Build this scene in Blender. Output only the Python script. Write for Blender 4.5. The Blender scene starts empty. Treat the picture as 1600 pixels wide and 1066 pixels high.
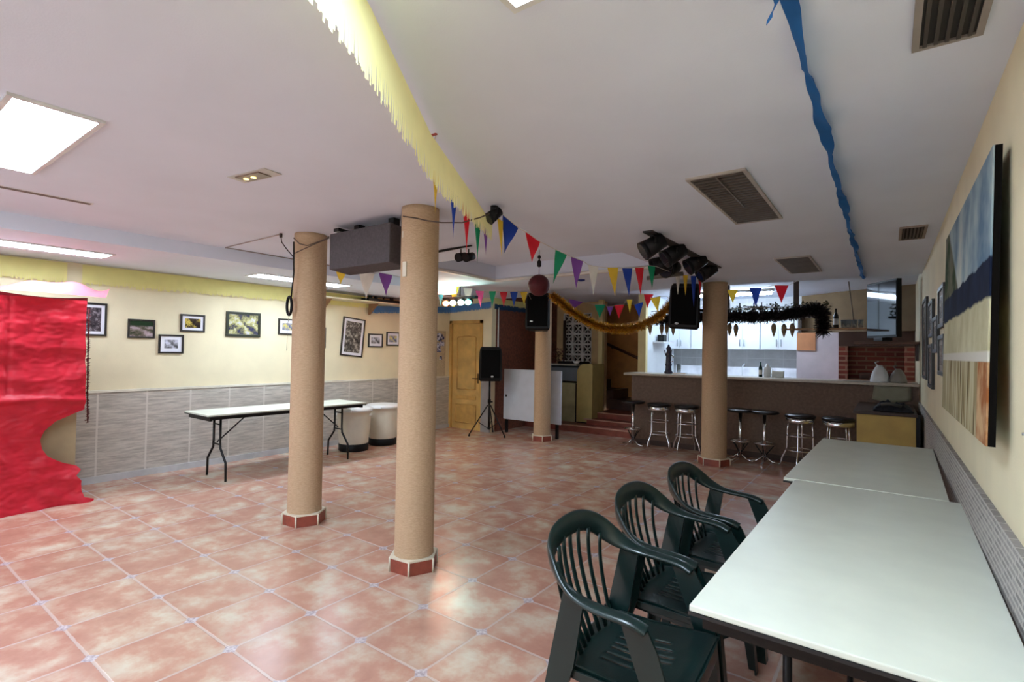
import bpy, bmesh, math, random
from mathutils import Vector, Matrix
random.seed(7)
PI = math.pi
SC = bpy.context.scene
COL = SC.collection
# ---------------------------------------------------------------- camera
CZ = 1.46
YAW, PIT, ROL, FPX = .631, .0199, .0161, 805.1
_F = Vector((-math.sin(YAW)*math.cos(PIT), math.cos(YAW)*math.cos(PIT), math.sin(PIT)))
_R = Vector((math.cos(YAW), math.sin(YAW), 0)); _U = _R.cross(_F)
_R2 = _R*math.cos(ROL)+_U*math.sin(ROL); _U2 = _R2.cross(_F)
cd = bpy.data.cameras.new('camera'); cam = bpy.data.objects.new('camera', cd); COL.objects.link(cam)
cd.sensor_width = 36; cd.lens = 36*FPX/1600; cd.clip_start = .02
cam.matrix_world = Matrix(((_R2.x, _U2.x, -_F.x, 0), (_R2.y, _U2.y, -_F.y, 0), (_R2.z, _U2.z, -_F.z, CZ), (0, 0, 0, 1)))
SC.camera = cam
# ---------------------------------------------------------------- world, exposure
w = bpy.data.worlds.new('world'); SC.world = w; w.use_nodes = True
w.node_tree.nodes['Background'].inputs[0].default_value = (.76, .86, 1, 1)
w.node_tree.nodes['Background'].inputs[1].default_value = .9
SC.view_settings.view_transform = 'Standard'
try: SC.view_settings.look = 'None'
except Exception: pass
SC.view_settings.gamma = 1; SC.view_settings.use_curve_mapping = False
SC.view_settings.exposure = 1.78
PANEL_E, TROFFER_E, KITCHEN_E = 13.5, 10.0, 36.0      # strength of the room's lamps, including the panel added behind

def ray(x, y): return _F+_R2*((x-800)/FPX)-_U2*((y-533)/FPX)
def onY(x, y, Y): d = ray(x, y); return Vector((0, 0, CZ))+d*(Y/d.y)
def onX(x, y, X): d = ray(x, y); return Vector((0, 0, CZ))+d*(X/d.x)
def onZ(x, y, Z): d = ray(x, y); return Vector((0, 0, CZ))+d*((Z-CZ)/d.z)

# ---------------------------------------------------------------- materials
def lin(c):
    c = c/255
    return c/12.92 if c <= .04045 else ((c+.055)/1.055)**2.4
def rgb(c): return (lin(c[0]), lin(c[1]), lin(c[2]), 1)
def nt(name):
    m = bpy.data.materials.new(name); m.use_nodes = True
    t = m.node_tree; return m, t, t.nodes['Principled BSDF']
class NB:
    """small node-building helper"""
    def __init__(s, t): s.t = t; s.tc = t.nodes.new('ShaderNodeTexCoord')
    def n(s, ty, **k):
        q = s.t.nodes.new(ty)
        for a, b in k.items(): setattr(q, a, b)
        return q
    def lk(s, a, b): s.t.links.new(a, b)
    def math(s, op, a, b=None, c=None):
        q = s.n('ShaderNodeMath', operation=op)
        for i, v in enumerate((a, b, c)):
            if v is None: continue
            if isinstance(v, (int, float)): q.inputs[i].default_value = v
            else: s.lk(v, q.inputs[i])
        return q.outputs[0]
    def noise(s, scale, detail=3, vec=None, rough=.5, stretch=None):
        q = s.n('ShaderNodeTexNoise'); q.inputs['Scale'].default_value = scale; q.inputs['Detail'].default_value = detail
        q.inputs['Roughness'].default_value = rough
        v = vec or s.tc.outputs['Object']
        if stretch:
            mp = s.n('ShaderNodeMapping'); mp.inputs['Scale'].default_value = stretch; s.lk(v, mp.inputs[0]); v = mp.outputs[0]
        s.lk(v, q.inputs['Vector']); return q.outputs['Fac']
    def ramp(s, fac, stops, interp='LINEAR'):
        q = s.n('ShaderNodeValToRGB'); e = q.color_ramp.elements; q.color_ramp.interpolation = interp
        e[0].position = stops[0][0]; e[0].color = rgb(stops[0][1]); e[1].position = stops[-1][0]; e[1].color = rgb(stops[-1][1])
        for p, c in stops[1:-1]: e.new(p).color = rgb(c)
        s.lk(fac, q.inputs[0]); return q.outputs[0]
    def mix(s, f, a, b):
        q = s.n('ShaderNodeMix', data_type='RGBA')
        for sock, v in ((q.inputs[0], f), (q.inputs[6], a), (q.inputs[7], b)):
            if isinstance(v, (int, float)): sock.default_value = v
            elif isinstance(v, tuple): sock.default_value = rgb(v)
            else: s.lk(v, sock)
        return q.outputs[2]
    def bump(s, h, strength, dist, bsdf):
        q = s.n('ShaderNodeBump'); q.inputs['Strength'].default_value = strength; q.inputs['Distance'].default_value = dist
        s.lk(h, q.inputs['Height']); s.lk(q.outputs[0], bsdf.inputs['Normal'])
    def xyz(s):
        q = s.n('ShaderNodeSeparateXYZ'); s.lk(s.tc.outputs['Object'], q.inputs[0]); return q.outputs
_mats = {}
def M(name, c=(200, 200, 200), rough=.5, metal=0, vary=.08, scale=6, bump=0, bscale=40, spec=.5, trans=0, emit=0, coat=0, alpha=1):
    if name in _mats: return _mats[name]
    m, t, b = nt(name); nb = NB(t)
    f = nb.noise(scale, 4)
    lo = tuple(max(0, v*(1-vary)) for v in c); hi = tuple(min(255, v*(1+vary*.6)) for v in c)
    nb.lk(nb.ramp(f, [(.3, lo), (.7, hi)]), b.inputs['Base Color'])
    b.inputs['Roughness'].default_value = rough; b.inputs['Metallic'].default_value = metal
    b.inputs['Specular IOR Level'].default_value = spec
    if trans: b.inputs['Transmission Weight'].default_value = trans
    if coat: b.inputs['Coat Weight'].default_value = coat
    if alpha < 1: b.inputs['Alpha'].default_value = alpha
    if emit:
        b.inputs['Emission Color'].default_value = rgb(c); b.inputs['Emission Strength'].default_value = emit
    if bump: nb.bump(nb.noise(bscale, 4), bump, .01, b)
    _mats[name] = m; return m
def thin(name, c, vary=.06, tr=.45, rough=.7):
    """paper / cloth that lets light through"""
    if name in _mats: return _mats[name]
    m, t, b = nt(name); nb = NB(t)
    col = nb.ramp(nb.noise(9, 4), [(.3, tuple(v*(1-vary) for v in c)), (.7, c)])
    nb.lk(col, b.inputs['Base Color']); b.inputs['Roughness'].default_value = rough
    b.inputs['Specular IOR Level'].default_value = .25
    tl = nb.n('ShaderNodeBsdfTranslucent'); nb.lk(col, tl.inputs[0])
    mx = nb.n('ShaderNodeMixShader'); mx.inputs[0].default_value = tr
    nb.lk(b.outputs[0], mx.inputs[1]); nb.lk(tl.outputs[0], mx.inputs[2])
    nb.lk(mx.outputs[0], t.nodes['Material Output'].inputs[0]); _mats[name] = m; return m
def lamp_mat(name, c, e):
    m, t, b = nt(name)
    b.inputs['Base Color'].default_value = rgb(c); b.inputs['Emission Color'].default_value = rgb(c)
    b.inputs['Emission Strength'].default_value = e; _mats[name] = m; return m

# floor: square terracotta tiles, pale grout and star insets at the corners
def floor_mat():
    m, t, b = nt('terracotta_tiles'); nb = NB(t); o = nb.xyz(); S = .4302
    u = nb.math('DIVIDE', nb.math('ADD', o[0], 2.994+43.02), S); v = nb.math('DIVIDE', nb.math('SUBTRACT', o[1], 1.245-43.02), S)
    du = nb.math('PINGPONG', u, .5); dv = nb.math('PINGPONG', v, .5)
    wob = nb.math('MULTIPLY', nb.math('SUBTRACT', nb.noise(30, 3), .5), .02)
    mn = nb.math('ADD', nb.math('MINIMUM', du, dv), wob)
    sm = nb.math('ADD', nb.math('ADD', du, dv), wob)
    # star shaped inset: product of distances small and near the corner
    grout = nb.n('ShaderNodeMapRange'); nb.lk(mn, grout.inputs[0]); grout.inputs[1].default_value = .013; grout.inputs[2].default_value = .02; grout.inputs[3].default_value = 1; grout.inputs[4].default_value = 0
    star = nb.n('ShaderNodeMapRange'); nb.lk(sm, star.inputs[0]); star.inputs[1].default_value = .085; star.inputs[2].default_value = .10; star.inputs[3].default_value = 1; star.inputs[4].default_value = 0
    cell = nb.n('ShaderNodeTexWhiteNoise', noise_dimensions='2D'); cv = nb.n('ShaderNodeCombineXYZ')
    nb.lk(nb.math('FLOOR', u), cv.inputs[0]); nb.lk(nb.math('FLOOR', v), cv.inputs[1]); nb.lk(cv.outputs[0], cell.inputs[0])
    vec = nb.n('ShaderNodeVectorMath', operation='ADD'); nb.lk(nb.tc.outputs['Object'], vec.inputs[0]); nb.lk(cell.outputs['Color'], vec.inputs[1])
    n1 = nb.noise(4.2, 5, vec.outputs[0], .62)
    base = nb.ramp(n1, [(.3, (182, 132, 112)), (.45, (196, 148, 126)), (.55, (206, 176, 152)), (.67, (214, 202, 180))])
    edge = nb.n('ShaderNodeMapRange'); nb.lk(mn, edge.inputs[0]); edge.inputs[1].default_value = .02; edge.inputs[2].default_value = .2; edge.inputs[3].default_value = .35; edge.inputs[4].default_value = 0
    base = nb.mix(edge.outputs[0], base, (180, 124, 104))
    base = nb.mix(nb.math('MULTIPLY', cell.outputs['Value'], .22), base, (160, 112, 98))
    base = nb.mix(nb.math('MULTIPLY', grout.outputs[0], .75), base, (205, 184, 172))
    starc = nb.ramp(nb.noise(60, 3), [(.35, (160, 146, 152)), (.65, (214, 203, 206))])
    base = nb.mix(nb.math('MULTIPLY', star.outputs[0], .85), base, starc)
    nb.lk(base, b.inputs['Base Color'])
    b.inputs['Roughness'].default_value = .25
    h = nb.math('SUBTRACT', nb.math('MULTIPLY', nb.noise(8, 3), .4), nb.math('MULTIPLY', grout.outputs[0], .5)); nb.bump(h, .35, .006, b)
    return m
def streak_tile(name, c1, c2, grout, tw, th, axis, gap=.012, off=0., stretch=None):
    m, t, b = nt(name); nb = NB(t); o = nb.xyz()
    u = nb.math('ADD', nb.math('DIVIDE', o[axis], tw), 40+off); v = nb.math('ADD', nb.math('DIVIDE', o[2], th), 40)
    du = nb.math('MULTIPLY', nb.math('PINGPONG', u, .5), tw); dv = nb.math('MULTIPLY', nb.math('PINGPONG', v, .5), th)
    g = nb.n('ShaderNodeMapRange'); nb.lk(nb.math('MINIMUM', du, dv), g.inputs[0]); g.inputs[1].default_value = gap*.5; g.inputs[2].default_value = gap; g.inputs[3].default_value = 1; g.inputs[4].default_value = 0
    st = stretch or (5, 5, 45)
    n = nb.noise(1, 5, stretch=st, rough=.65)
    c = nb.mix(g.outputs[0], nb.ramp(n, [(.35, c1), (.65, c2)]), grout)
    nb.lk(c, b.inputs['Base Color']); b.inputs['Roughness'].default_value = .55
    nb.bump(n, .5, .006, b); return m
def brick_mat(name, c1, c2, mortar, scale, bw, rh, ms, swiz='y', bump=.6, rough=.7):
    m, t, b = nt(name); nb = NB(t); o = nb.xyz()
    cv = nb.n('ShaderNodeCombineXYZ'); nb.lk(o[1] if swiz == 'y' else o[0], cv.inputs[0]); nb.lk(o[2], cv.inputs[1])
    br = nb.n('ShaderNodeTexBrick'); nb.lk(cv.outputs[0], br.inputs['Vector'])
    br.inputs['Color1'].default_value = rgb(c1); br.inputs['Color2'].default_value = rgb(c2); br.inputs['Mortar'].default_value = rgb(mortar)
    br.inputs['Scale'].default_value = scale; br.inputs['Brick Width'].default_value = bw; br.inputs['Row Height'].default_value = rh; br.inputs['Mortar Size'].default_value = ms
    c = nb.mix(nb.math('MULTIPLY', nb.noise(25, 4), .5), br.outputs['Color'], c2)
    nb.lk(c, b.inputs['Base Color']); b.inputs['Roughness'].default_value = rough
    nb.bump(nb.math('SUBTRACT', nb.noise(40, 3), br.outputs['Fac']), bump, .006, b); return m
def print_mat(name, stops, scale=14, stretch=(1, 1, 1), band=None):
    m, t, b = nt(name); nb = NB(t)
    c = nb.ramp(nb.noise(scale, 6, stretch=stretch, rough=.7), stops)
    if band:                                    # (axis, low colour, z0, z1)
        o = nb.xyz(); r = nb.n('ShaderNodeMapRange'); nb.lk(o[2], r.inputs[0]); r.inputs[1].default_value = band[1]; r.inputs[2].default_value = band[2]
        c = nb.mix(r.outputs[0], c, band[0])
    nb.lk(c, b.inputs['Base Color']); b.inputs['Roughness'].default_value = .25; return m

FLOOR = floor_mat()
CREAM = M('cream_paint', (236, 224, 190), .75, vary=.03, scale=3, bump=.12, bscale=120)
CEIL = M('white_ceiling_paint', (226, 232, 246), .85, vary=.015, scale=2, bump=.06, bscale=150)
TAN = None
def column_mat():
    m, t, b = nt('tan_rough_plaster'); nb = NB(t)
    n = nb.noise(1, 5, stretch=(40, 40, 160), rough=.7)
    nb.lk(nb.ramp(n, [(.3, (184, 152, 118)), (.7, (208, 178, 144))]), b.inputs['Base Color']); b.inputs['Roughness'].default_value = .85
    nb.bump(n, .7, .006, b); return m
TAN = column_mat()
DADO_L = streak_tile('grey_beige_streaked_tiles', (166, 160, 151), (208, 201, 190), (212, 206, 197), .45, .96, 1, .012, -.07)
DADO_F = streak_tile('grey_beige_streaked_tiles_far', (165, 160, 155), (212, 206, 200), (220, 216, 210), .45, .96, 0, .012)
DADO_R = brick_mat('grey_split_stone_mosaic', (120, 114, 112), (164, 158, 154), (196, 190, 182), 1, .09, .022, .005, 'y', .8)
BLACK = M('black_plastic', (9, 9, 12), .5, vary=.1, spec=.3)
BLACKM = M('black_metal', (24, 22, 22), .4, .4)
CHROME = M('chrome', (225, 225, 228), .14, 1, vary=.03)
GREEN = M('dark_green_plastic', (10, 34, 32), .3, vary=.12, bump=.05, bscale=200, coat=.2)
LAM = M('cream_laminate', (226, 229, 214), .38, vary=.02)
WOOD = M('honey_wood', (212, 172, 100), .4, vary=.1, scale=5)
WHITE = M('white_plastic', (238, 240, 240), .4, vary=.02)
GREYSP = M('charcoal_carpet_covering', (84, 78, 80), .9, vary=.1, scale=60, bump=.3, bscale=300)
REDTILE = M('red_brown_tile', (150, 74, 58), .4, vary=.15, scale=14)
GROUT = M('cream_grout', (222, 212, 190), .7)
DARKWOOD = M('dark_brown_wood', (58, 38, 26), .5, vary=.15)

# ---------------------------------------------------------------- mesh helpers
class MB:
    def __init__(s): s.bm = bmesh.new()
    def box(s, x0, x1, y0, y1, z0, z1, bevel=0, mat=None):
        v = [s.bm.verts.new(Vector(p)) for p in ((x0, y0, z0), (x1, y0, z0), (x1, y1, z0), (x0, y1, z0), (x0, y0, z1), (x1, y0, z1), (x1, y1, z1), (x0, y1, z1))]
        fs = [s.bm.faces.new([v[i] for i in q]) for q in ((3, 2, 1, 0), (4, 5, 6, 7), (0, 1, 5, 4), (1, 2, 6, 5), (2, 3, 7, 6), (3, 0, 4, 7))]
        if bevel:
            e = list({e for f in fs for e in f.edges})
            r = bmesh.ops.bevel(s.bm, geom=e, offset=bevel, segments=2, profile=.6, affect='EDGES')
            v = list({q for q in r['verts']} | {q for q in v if q.is_valid})
        if mat is not None: bmesh.ops.transform(s.bm, matrix=mat, verts=[q for q in v if q.is_valid])
        return s
    def ring(s, c, a, b, n):  # ellipse ring of verts
        return [s.bm.verts.new(c+a*math.cos(2*PI*k/n)+b*math.sin(2*PI*k/n)) for k in range(n)]
    def skin(s, rings, caps=True, close=False):
        m = len(rings)
        for i in range(m if close else m-1):
            A, B = rings[i], rings[(i+1) % m]; n = len(A)
            for k in range(n):
                f = s.bm.faces.new((A[k], A[(k+1) % n], B[(k+1) % n], B[k])); f.smooth = True
        if caps and not close:
            s.bm.faces.new(rings[0][::-1]); s.bm.faces.new(rings[-1])
        return s
    def cyl(s, p, q, r0, r1=None, n=20):
        p, q = Vector(p), Vector(q); r1 = r0 if r1 is None else r1; d = (q-p).normalized()
        a = d.orthogonal().normalized(); b = d.cross(a)
        return s.skin([s.ring(p, a*r0, b*r0, n), s.ring(q, a*r1, b*r1, n)])
    def tube(s, pts, r, n=8, close=False, caps=True):
        pts = [Vector(p) for p in pts]; m = len(pts); rings = []; a = None
        for i, p in enumerate(pts):
            if close: d = pts[(i+1) % m]-pts[i-1]
            else: d = pts[min(i+1, m-1)]-pts[max(i-1, 0)]
            d.normalize()
            if a is None: a = d.orthogonal().normalized()
            a = (a-d*a.dot(d)).normalized(); b = d.cross(a)
            rr = r[i] if isinstance(r, (list, tuple)) else r
            rings.append(s.ring(p, a*rr, b*rr, n))
        return s.skin(rings, caps, close)
    def band(s, pts, wv, tv, n=12):
        """sweep of a flattened section: wv, tv = half-width and half-thickness vectors per point"""
        return s.skin([s.ring(Vector(p), Vector(a), Vector(b), n) for p, a, b in zip(pts, wv, tv)])
    def lathe(s, prof, c=(0, 0, 0), n=28, sx=1, sy=1):
        c = Vector(c)
        rings = [s.ring(c+Vector((0, 0, z)), Vector((r*sx, 0, 0)), Vector((0, r*sy, 0)), n) for r, z in prof]
        return s.skin(rings)
    def prism(s, poly, axis, a, b, bevel=0):
        """polygon extruded along an axis; poly in the two other axes"""
        def P(u, v, w): return {'x': (w, u, v), 'y': (u, w, v), 'z': (u, v, w)}[axis]
        A = [s.bm.verts.new(P(u, v, a)) for u, v in poly]; B = [s.bm.verts.new(P(u, v, b)) for u, v in poly]; n = len(poly)
        fs = [s.bm.faces.new(A), s.bm.faces.new(B[::-1])]
        for k in range(n): fs.append(s.bm.faces.new((A[k], B[k], B[(k+1) % n], A[(k+1) % n])))
        if bevel: bmesh.ops.bevel(s.bm, geom=list({e for f in fs for e in f.edges}), offset=bevel, segments=2, profile=.6, affect='EDGES')
        return s
    def quad(s, *p): s.bm.faces.new([s.bm.verts.new(Vector(q)) for q in p]); return s
    def grid(s, fn, nu, nv, skip=None):
        V = [[s.bm.verts.new(Vector(fn(i/nu, j/nv))) for j in range(nv+1)] for i in range(nu+1)]
        for i in range(nu):
            for j in range(nv):
                if skip and skip(i, j): continue
                f = s.bm.faces.new((V[i][j], V[i+1][j], V[i+1][j+1], V[i][j+1])); f.smooth = True
        return s
    def build(s, name, mat, parent=None, solid=0, smooth=False, fix=True, flat=False):
        if fix and not solid and not flat: bmesh.ops.recalc_face_normals(s.bm, faces=s.bm.faces)
        me = bpy.data.meshes.new(name); s.bm.to_mesh(me); s.bm.free()
        me.materials.append(mat); o = bpy.data.objects.new(name, me); COL.objects.link(o)
        if parent is not None: o.parent = parent
        if smooth:
            for p in me.polygons: p.use_smooth = True
        if solid:
            md = o.modifiers.new('thickness', 'SOLIDIFY'); md.thickness = solid; md.offset = 0
        return o
def tag(o, label, cat, group=None, kind=None):
    if label: o['label'] = label
    if cat: o['category'] = cat
    if group: o['group'] = group
    if kind: o['kind'] = kind
    return o
def thing(name, label, cat, loc=(0, 0, 0), rz=0, group=None):
    o = bpy.data.objects.new(name, None); COL.objects.link(o); o.empty_display_size = .05
    o.location = loc; o.rotation_euler = (0, 0, rz); return tag(o, label, cat, group)
def struct(o, label=None):
    o['kind'] = 'structure'
    if label: o['label'] = label
    return o
def copy_tree(o, parent=None):
    c = o.copy(); COL.objects.link(c)
    if parent is not None: c.parent = parent
    for ch in [q for q in o.children]: copy_tree(ch, c)
    return c
def place(proto, used, loc, rz, label, group=None, rot=None):
    """first call uses the prototype itself, later calls copy it with its parts"""
    o = proto if not used else copy_tree(proto)
    o.location = loc; o.rotation_euler = rot if rot else (0, 0, rz); o['label'] = label
    if group: o['group'] = group
    return o

# ================================================================ THE ROOM
XR, XL, H, HS = .31, -6.77, 2.42, 2.30
YB = -2.6
struct(MB().box(XL-.1, XR+.1, YB, 8.35, -.06, 0).build('floor', FLOOR))
c = MB()                                                        # ceiling with the square recess over the dance floor
RX0, RX1, RY0, RY1, RZ = -4.25, -2.05, 4.05, 5.42, 2.60
c.box(-5.22, RX0, YB, 7.5, H, H+.3).box(RX1, XR+.1, YB, 7.5, H, H+.3).box(RX0, RX1, YB, RY0, H, H+.3).box(RX0, RX1, RY1, 7.5, H, H+.3)
c.box(RX0, RX1, RY0, RY1, RZ, RZ+.1)
c.box(XL-.1, -5.22, YB, 6.25, HS, HS+.42).box(XL-.1, -5.22, 6.25, 7.5, H, H+.3)
c.box(-5.85, XR+.1, 7.5, 10.6, 2.5, 2.8)
struct(c.build('ceiling', CEIL))
tr = MB(); tr.box(RX0-.05, RX1, RY1, RY1+.05, H-.03, H+.005).box(RX0-.05, RX0, RY0, RY1, H-.03, H+.005)
struct(tr.build('trim_1', M('white_moulding', (238, 234, 226), .6)))
struct(MB().box(XR, XR+.12, YB, 10.5, 0, 2.7).build('wall_right', CREAM))
struct(MB().box(XL-.12, XL, YB, 7.37, 0, 2.5).build('wall_left', CREAM))
struct(MB().box(XL-.1, XR+.1, YB-.12, YB, 0, .5).box(XL-.1, XR+.1, YB-.12, YB, 2.2, 2.7).box(XL-.1, -5.6, YB-.12, YB, .5, 2.2).box(-1.2, XR+.1, YB-.12, YB, .5, 2.2).build('wall_behind', CREAM))  # the opening in this wall is added to let sky light in
wf = MB()
for x in (-5.6, -4.5, -3.4, -2.3, -1.25): wf.box(x, x+.05, YB-.08, YB-.03, .5, 2.2)
wf.box(-5.6, -1.2, YB-.08, YB-.03, .5, .55).box(-5.6, -1.2, YB-.08, YB-.03, 2.15, 2.2)
struct(wf.build('added_window_1', M('added_window_frame', (230, 230, 228), .4)))  # unseen window, added with its opening to brighten the room
struct(MB().box(XL, -6.74, 7.25, 7.37, 0, 2.6).box(-5.97, -5.75, 7.25, 7.37, 0, 2.6).box(-6.74, -5.97, 7.25, 7.37, 2.0, 2.6).build('wall_far', CREAM))
BROWN = M('brown_red_stipple_wall', (118, 66, 46), .8, vary=.2, scale=25, bump=.4, bscale=90)
struct(MB().box(-5.87, -5.75, 7.37, 10.5, 0, 2.6).build('wall_stage_side', BROWN))
BEIGE = M('beige_plaster', (206, 176, 130), .8, vary=.05)
wb = MB(); wb.box(-5.75, -5.60, 9.5, 9.6, .1, 2.6).box(-4.92, -4.62, 9.5, 9.6, .1, 2.6).box(-5.60, -4.92, 9.5, 9.6, .1, 1.2).box(-5.60, -4.92, 9.5, 9.6, 2.28, 2.6)
struct(wb.build('wall_stage_back', BEIGE))
OCHRE = M('ochre_paint', (204, 144, 80), .8, vary=.08)
struct(MB().box(-6.2, -3.55, 10.45, 10.55, 0, 2.6).build('wall_stairs', OCHRE))
KW = M('white_kitchen_wall', (232, 238, 240), .5, vary=.02)
struct(MB().box(-3.55, -3.45, 8.75, 10.5, 0, 2.6).build('wall_kitchen_left', KW))
KT = streak_tile('pale_grey_wall_tiles', (172, 172, 172), (196, 196, 196), (208, 208, 208), .3, .2, 0, .004, 0, (3, 3, 3))
struct(MB().box(-3.45, XR, 10.2, 10.3, 0, 2.6).build('wall_kitchen_back', KT))
OLIVE = M('olive_brown_paint', (120, 98, 70), .85, vary=.06)
struct(MB().prism([(-1.22, 10.2), (-.62, 9.75), (.31, 9.2), (.31, 10.2)], 'z', 1.84, 2.55).build('wall_chimney', OLIVE))
struct(MB().box(-3.82, XR, 8.35, 10.45, -.06, .0).build('floor_kitchen', REDTILE))
# dado tiles, skirting, borders
struct(MB().box(XL, XL+.02, YB, 7.25, 0, .96).build('trim_2', DADO_L))
struct(MB().box(XL, XL+.03, YB, 7.25, .95, .975).build('trim_3', M('pale_border', (228, 222, 205), .5)))
struct(MB().box(XL+.02, XL+.035, YB, 7.25, 0, .07).build('baseboard_left', M('pale_grey_skirting', (196, 196, 196), .4)))
struct(MB().box(XR-.02, XR, YB, 7.9, 0, .93).build('trim_4', DADO_R))
struct(MB().box(XL+.02, -6.76, 7.23, 7.25, 0, .96).box(-5.95, -5.75, 7.23, 7.25, 0, .96).build('trim_5', DADO_F))
# door with its frame, panels and handle
d = struct(MB().box(-6.70, -6.01, 7.27, 7.31, 0, 1.96).build('door_1', WOOD)); d['label'] = 'honey wood panel door in the far left corner'
fr = MB(); fr.box(-6.76, -6.70, 7.225, 7.33, 0, 2.02).box(-6.01, -5.95, 7.225, 7.33, 0, 2.02).box(-6.76, -5.95, 7.225, 7.33, 1.96, 2.02)
fr.build('door_frame', M('honey_wood_frame', (206, 164, 92), .4), d)
pm = MB()
for (z0, z1) in ((.12, .45), (.55, .62)):
    pm.box(-6.60, -6.11, 7.255, 7.27, z0, z1, .006)
arch = [(-6.58, .74), (-6.13, .74), (-6.13, 1.70)]+[(-6.13-.45*k/16, 1.70+.05*math.sin(PI*k/16)**2+.02*math.cos(2*PI*k/16)) for k in range(1, 16)]+[(-6.58, 1.70)]
for k in range(len(arch)):
    a, b = arch[k], arch[(k+1) % len(arch)]; pm.cyl((a[0], 7.265, a[1]), (b[0], 7.265, b[1]), .011, n=8)
for (z0, z1) in ((.12, .45),):
    for a, b in (((-6.6, z0), (-6.11, z0)), ((-6.11, z0), (-6.11, z1)), ((-6.11, z1), (-6.6, z1)), ((-6.6, z1), (-6.6, z0))): pm.cyl((a[0], 7.262, a[1]), (b[0], 7.262, b[1]), .012, n=8)
pm.build('door_panel', M('honey_wood_panel', (204, 160, 88), .4, vary=.12), d)
MB().tube([(-6.06, 7.27, .95), (-6.06, 7.21, .95), (-6.15, 7.205, .95)], .011).box(-6.08, -6.04, 7.255, 7.27, .86, 1.04, .004).build('door_handle', M('aged_brass', (120, 96, 60), .35, .8), d)
# stage step, steps up to the landing, stairs
STEP = M('red_step_tile', (146, 76, 60), .35, vary=.15, scale=9)
NOSE = M('pale_step_edge', (196, 150, 128), .4)
st = MB(); st.box(-5.75, -3.55, 8.35, 9.5, 0, .12); st.box(-4.56, -3.55, 8.65, 9.5, .12, .215); st.box(-4.56, -3.55, 8.95, 10.45, .215, .32)
struct(st.build('floor_stage', STEP))
ne = MB(); ne.box(-5.75, -3.55, 8.34, 8.38, .105, .124).box(-4.62, -3.55, 8.64, 8.68, .2, .219).box(-4.62, -3.55, 8.94, 8.98, .305, .324)
struct(ne.build('trim_6', NOSE))
DSTEP = M('dark_step_tile', (70, 42, 34), .4, vary=.15)
sm = MB(); sm.box(-4.62, -4.08, 9.62, 10.45, .32, .52).box(-4.95, -4.52, 9.72, 10.45, .32, .70).box(-5.6, -4.92, 9.72, 10.45, .2, .88)
struct(sm.build('floor_stairs', DSTEP))
hr = MB(); hr.tube([(-5.3, 10.38, 1.78), (-3.70, 10.38, 1.12)], .03, 10).cyl((-4.9, 10.38, 1.6), (-4.9, 10.45, 1.55), .01).cyl((-4.1, 10.38, 1.25), (-4.1, 10.45, 1.2), .01)
tag(hr.build('handrail', M('reddish_brown_wood', (96, 50, 28), .5)), 'dark wooden handrail sloping down the ochre stairwell wall', 'handrail')
POST = M('pale_yellow_paint', (226, 208, 150), .6, vary=.03)
struct(MB().box(-4.62, -4.53, 9.2, 9.3, .32, 2.5).build('trim_7', POST)); struct(MB().box(-3.57, -3.43, 8.66, 8.75, 0, 2.5).build('trim_8', POST))
struct(MB().box(-4.92, -4.62, 9.47, 9.5, .12, 1.0).build('trim_9', M('brown_dado', (120, 92, 72), .6)))

# breeze-block window: pattern of white pierced blocks
bw = thing('breeze_block_screen', 'white pierced block screen with star pattern behind the music console', 'screen', (-5.26, 9.55, 1.2))
BB = M('white_concrete', (214, 210, 204), .8)
nx, nz = 3, 5
sm_ = MB()
for i in range(nx):
    for k in range(nz):
        x0, z0 = -.34+i*.2267, k*.216
        sm_.box(x0, x0+.2267, -.03, .03, z0, z0+.022).box(x0, x0+.2267, -.03, .03, z0+.194, z0+.216).box(x0, x0+.024, -.03, .03, z0+.022, z0+.194).box(x0+.203, x0+.2267, -.03, .03, z0+.022, z0+.194)
        sm_.cyl((x0+.02, 0, z0+.02), (x0+.207, 0, z0+.196), .014, n=6); sm_.cyl((x0+.207, 0, z0+.02), (x0+.02, 0, z0+.196), .014, n=6); sm_.cyl((x0+.1133, 0, z0+.02), (x0+.1133, 0, z0+.196), .01, n=6)
sm_.build('block_grid', BB, bw)
MB().box(-.34, .34, .035, .045, 0, 1.08).build('shade_backing', M('gap_shade', (52, 40, 36), .9), bw)  # dark sheet stands for the shade behind the pierced blocks

# ================================================================ COLUMNS
def column(x, y, r, top, label, collar=True):
    t = thing('column', label, 'column', (x, y, 0), .1, 'round columns of the hall')
    MB().lathe([(r*1.02, .0), (r*1.02, .09), (r, .12), (r*.985, top*.5), (r*.97, top-.03), (r*.97, top)], n=48).build('shaft', TAN, t)
    R = r*1.27
    hexa = [(R*math.cos(PI/3*k), R*math.sin(PI/3*k)) for k in range(6)]
    pb = MB().prism(hexa, 'z', 0, .085).build('plinth', REDTILE, t)
    g = MB().prism([(u*1.015, v*1.015) for u, v in hexa], 'z', .085, .097)
    for u, v in hexa: g.cyl((u, v, 0), (u, v, .09), .007, n=8)
    g.build('grout_edge', GROUT, pb)
    return t
column(-3.97, 2.51, .135, H, 'tan round column, left one of the two nearest columns')
column(-2.58, 2.45, .130, H, 'tan round column, nearest one with white cable trunking at its top')
column(-4.62, 7.2, .138, H, 'tan round column beside the upright white folding table')
column(-1.88, 7.18, .160, H, 'tan round column in front of the bar stools')

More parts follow.
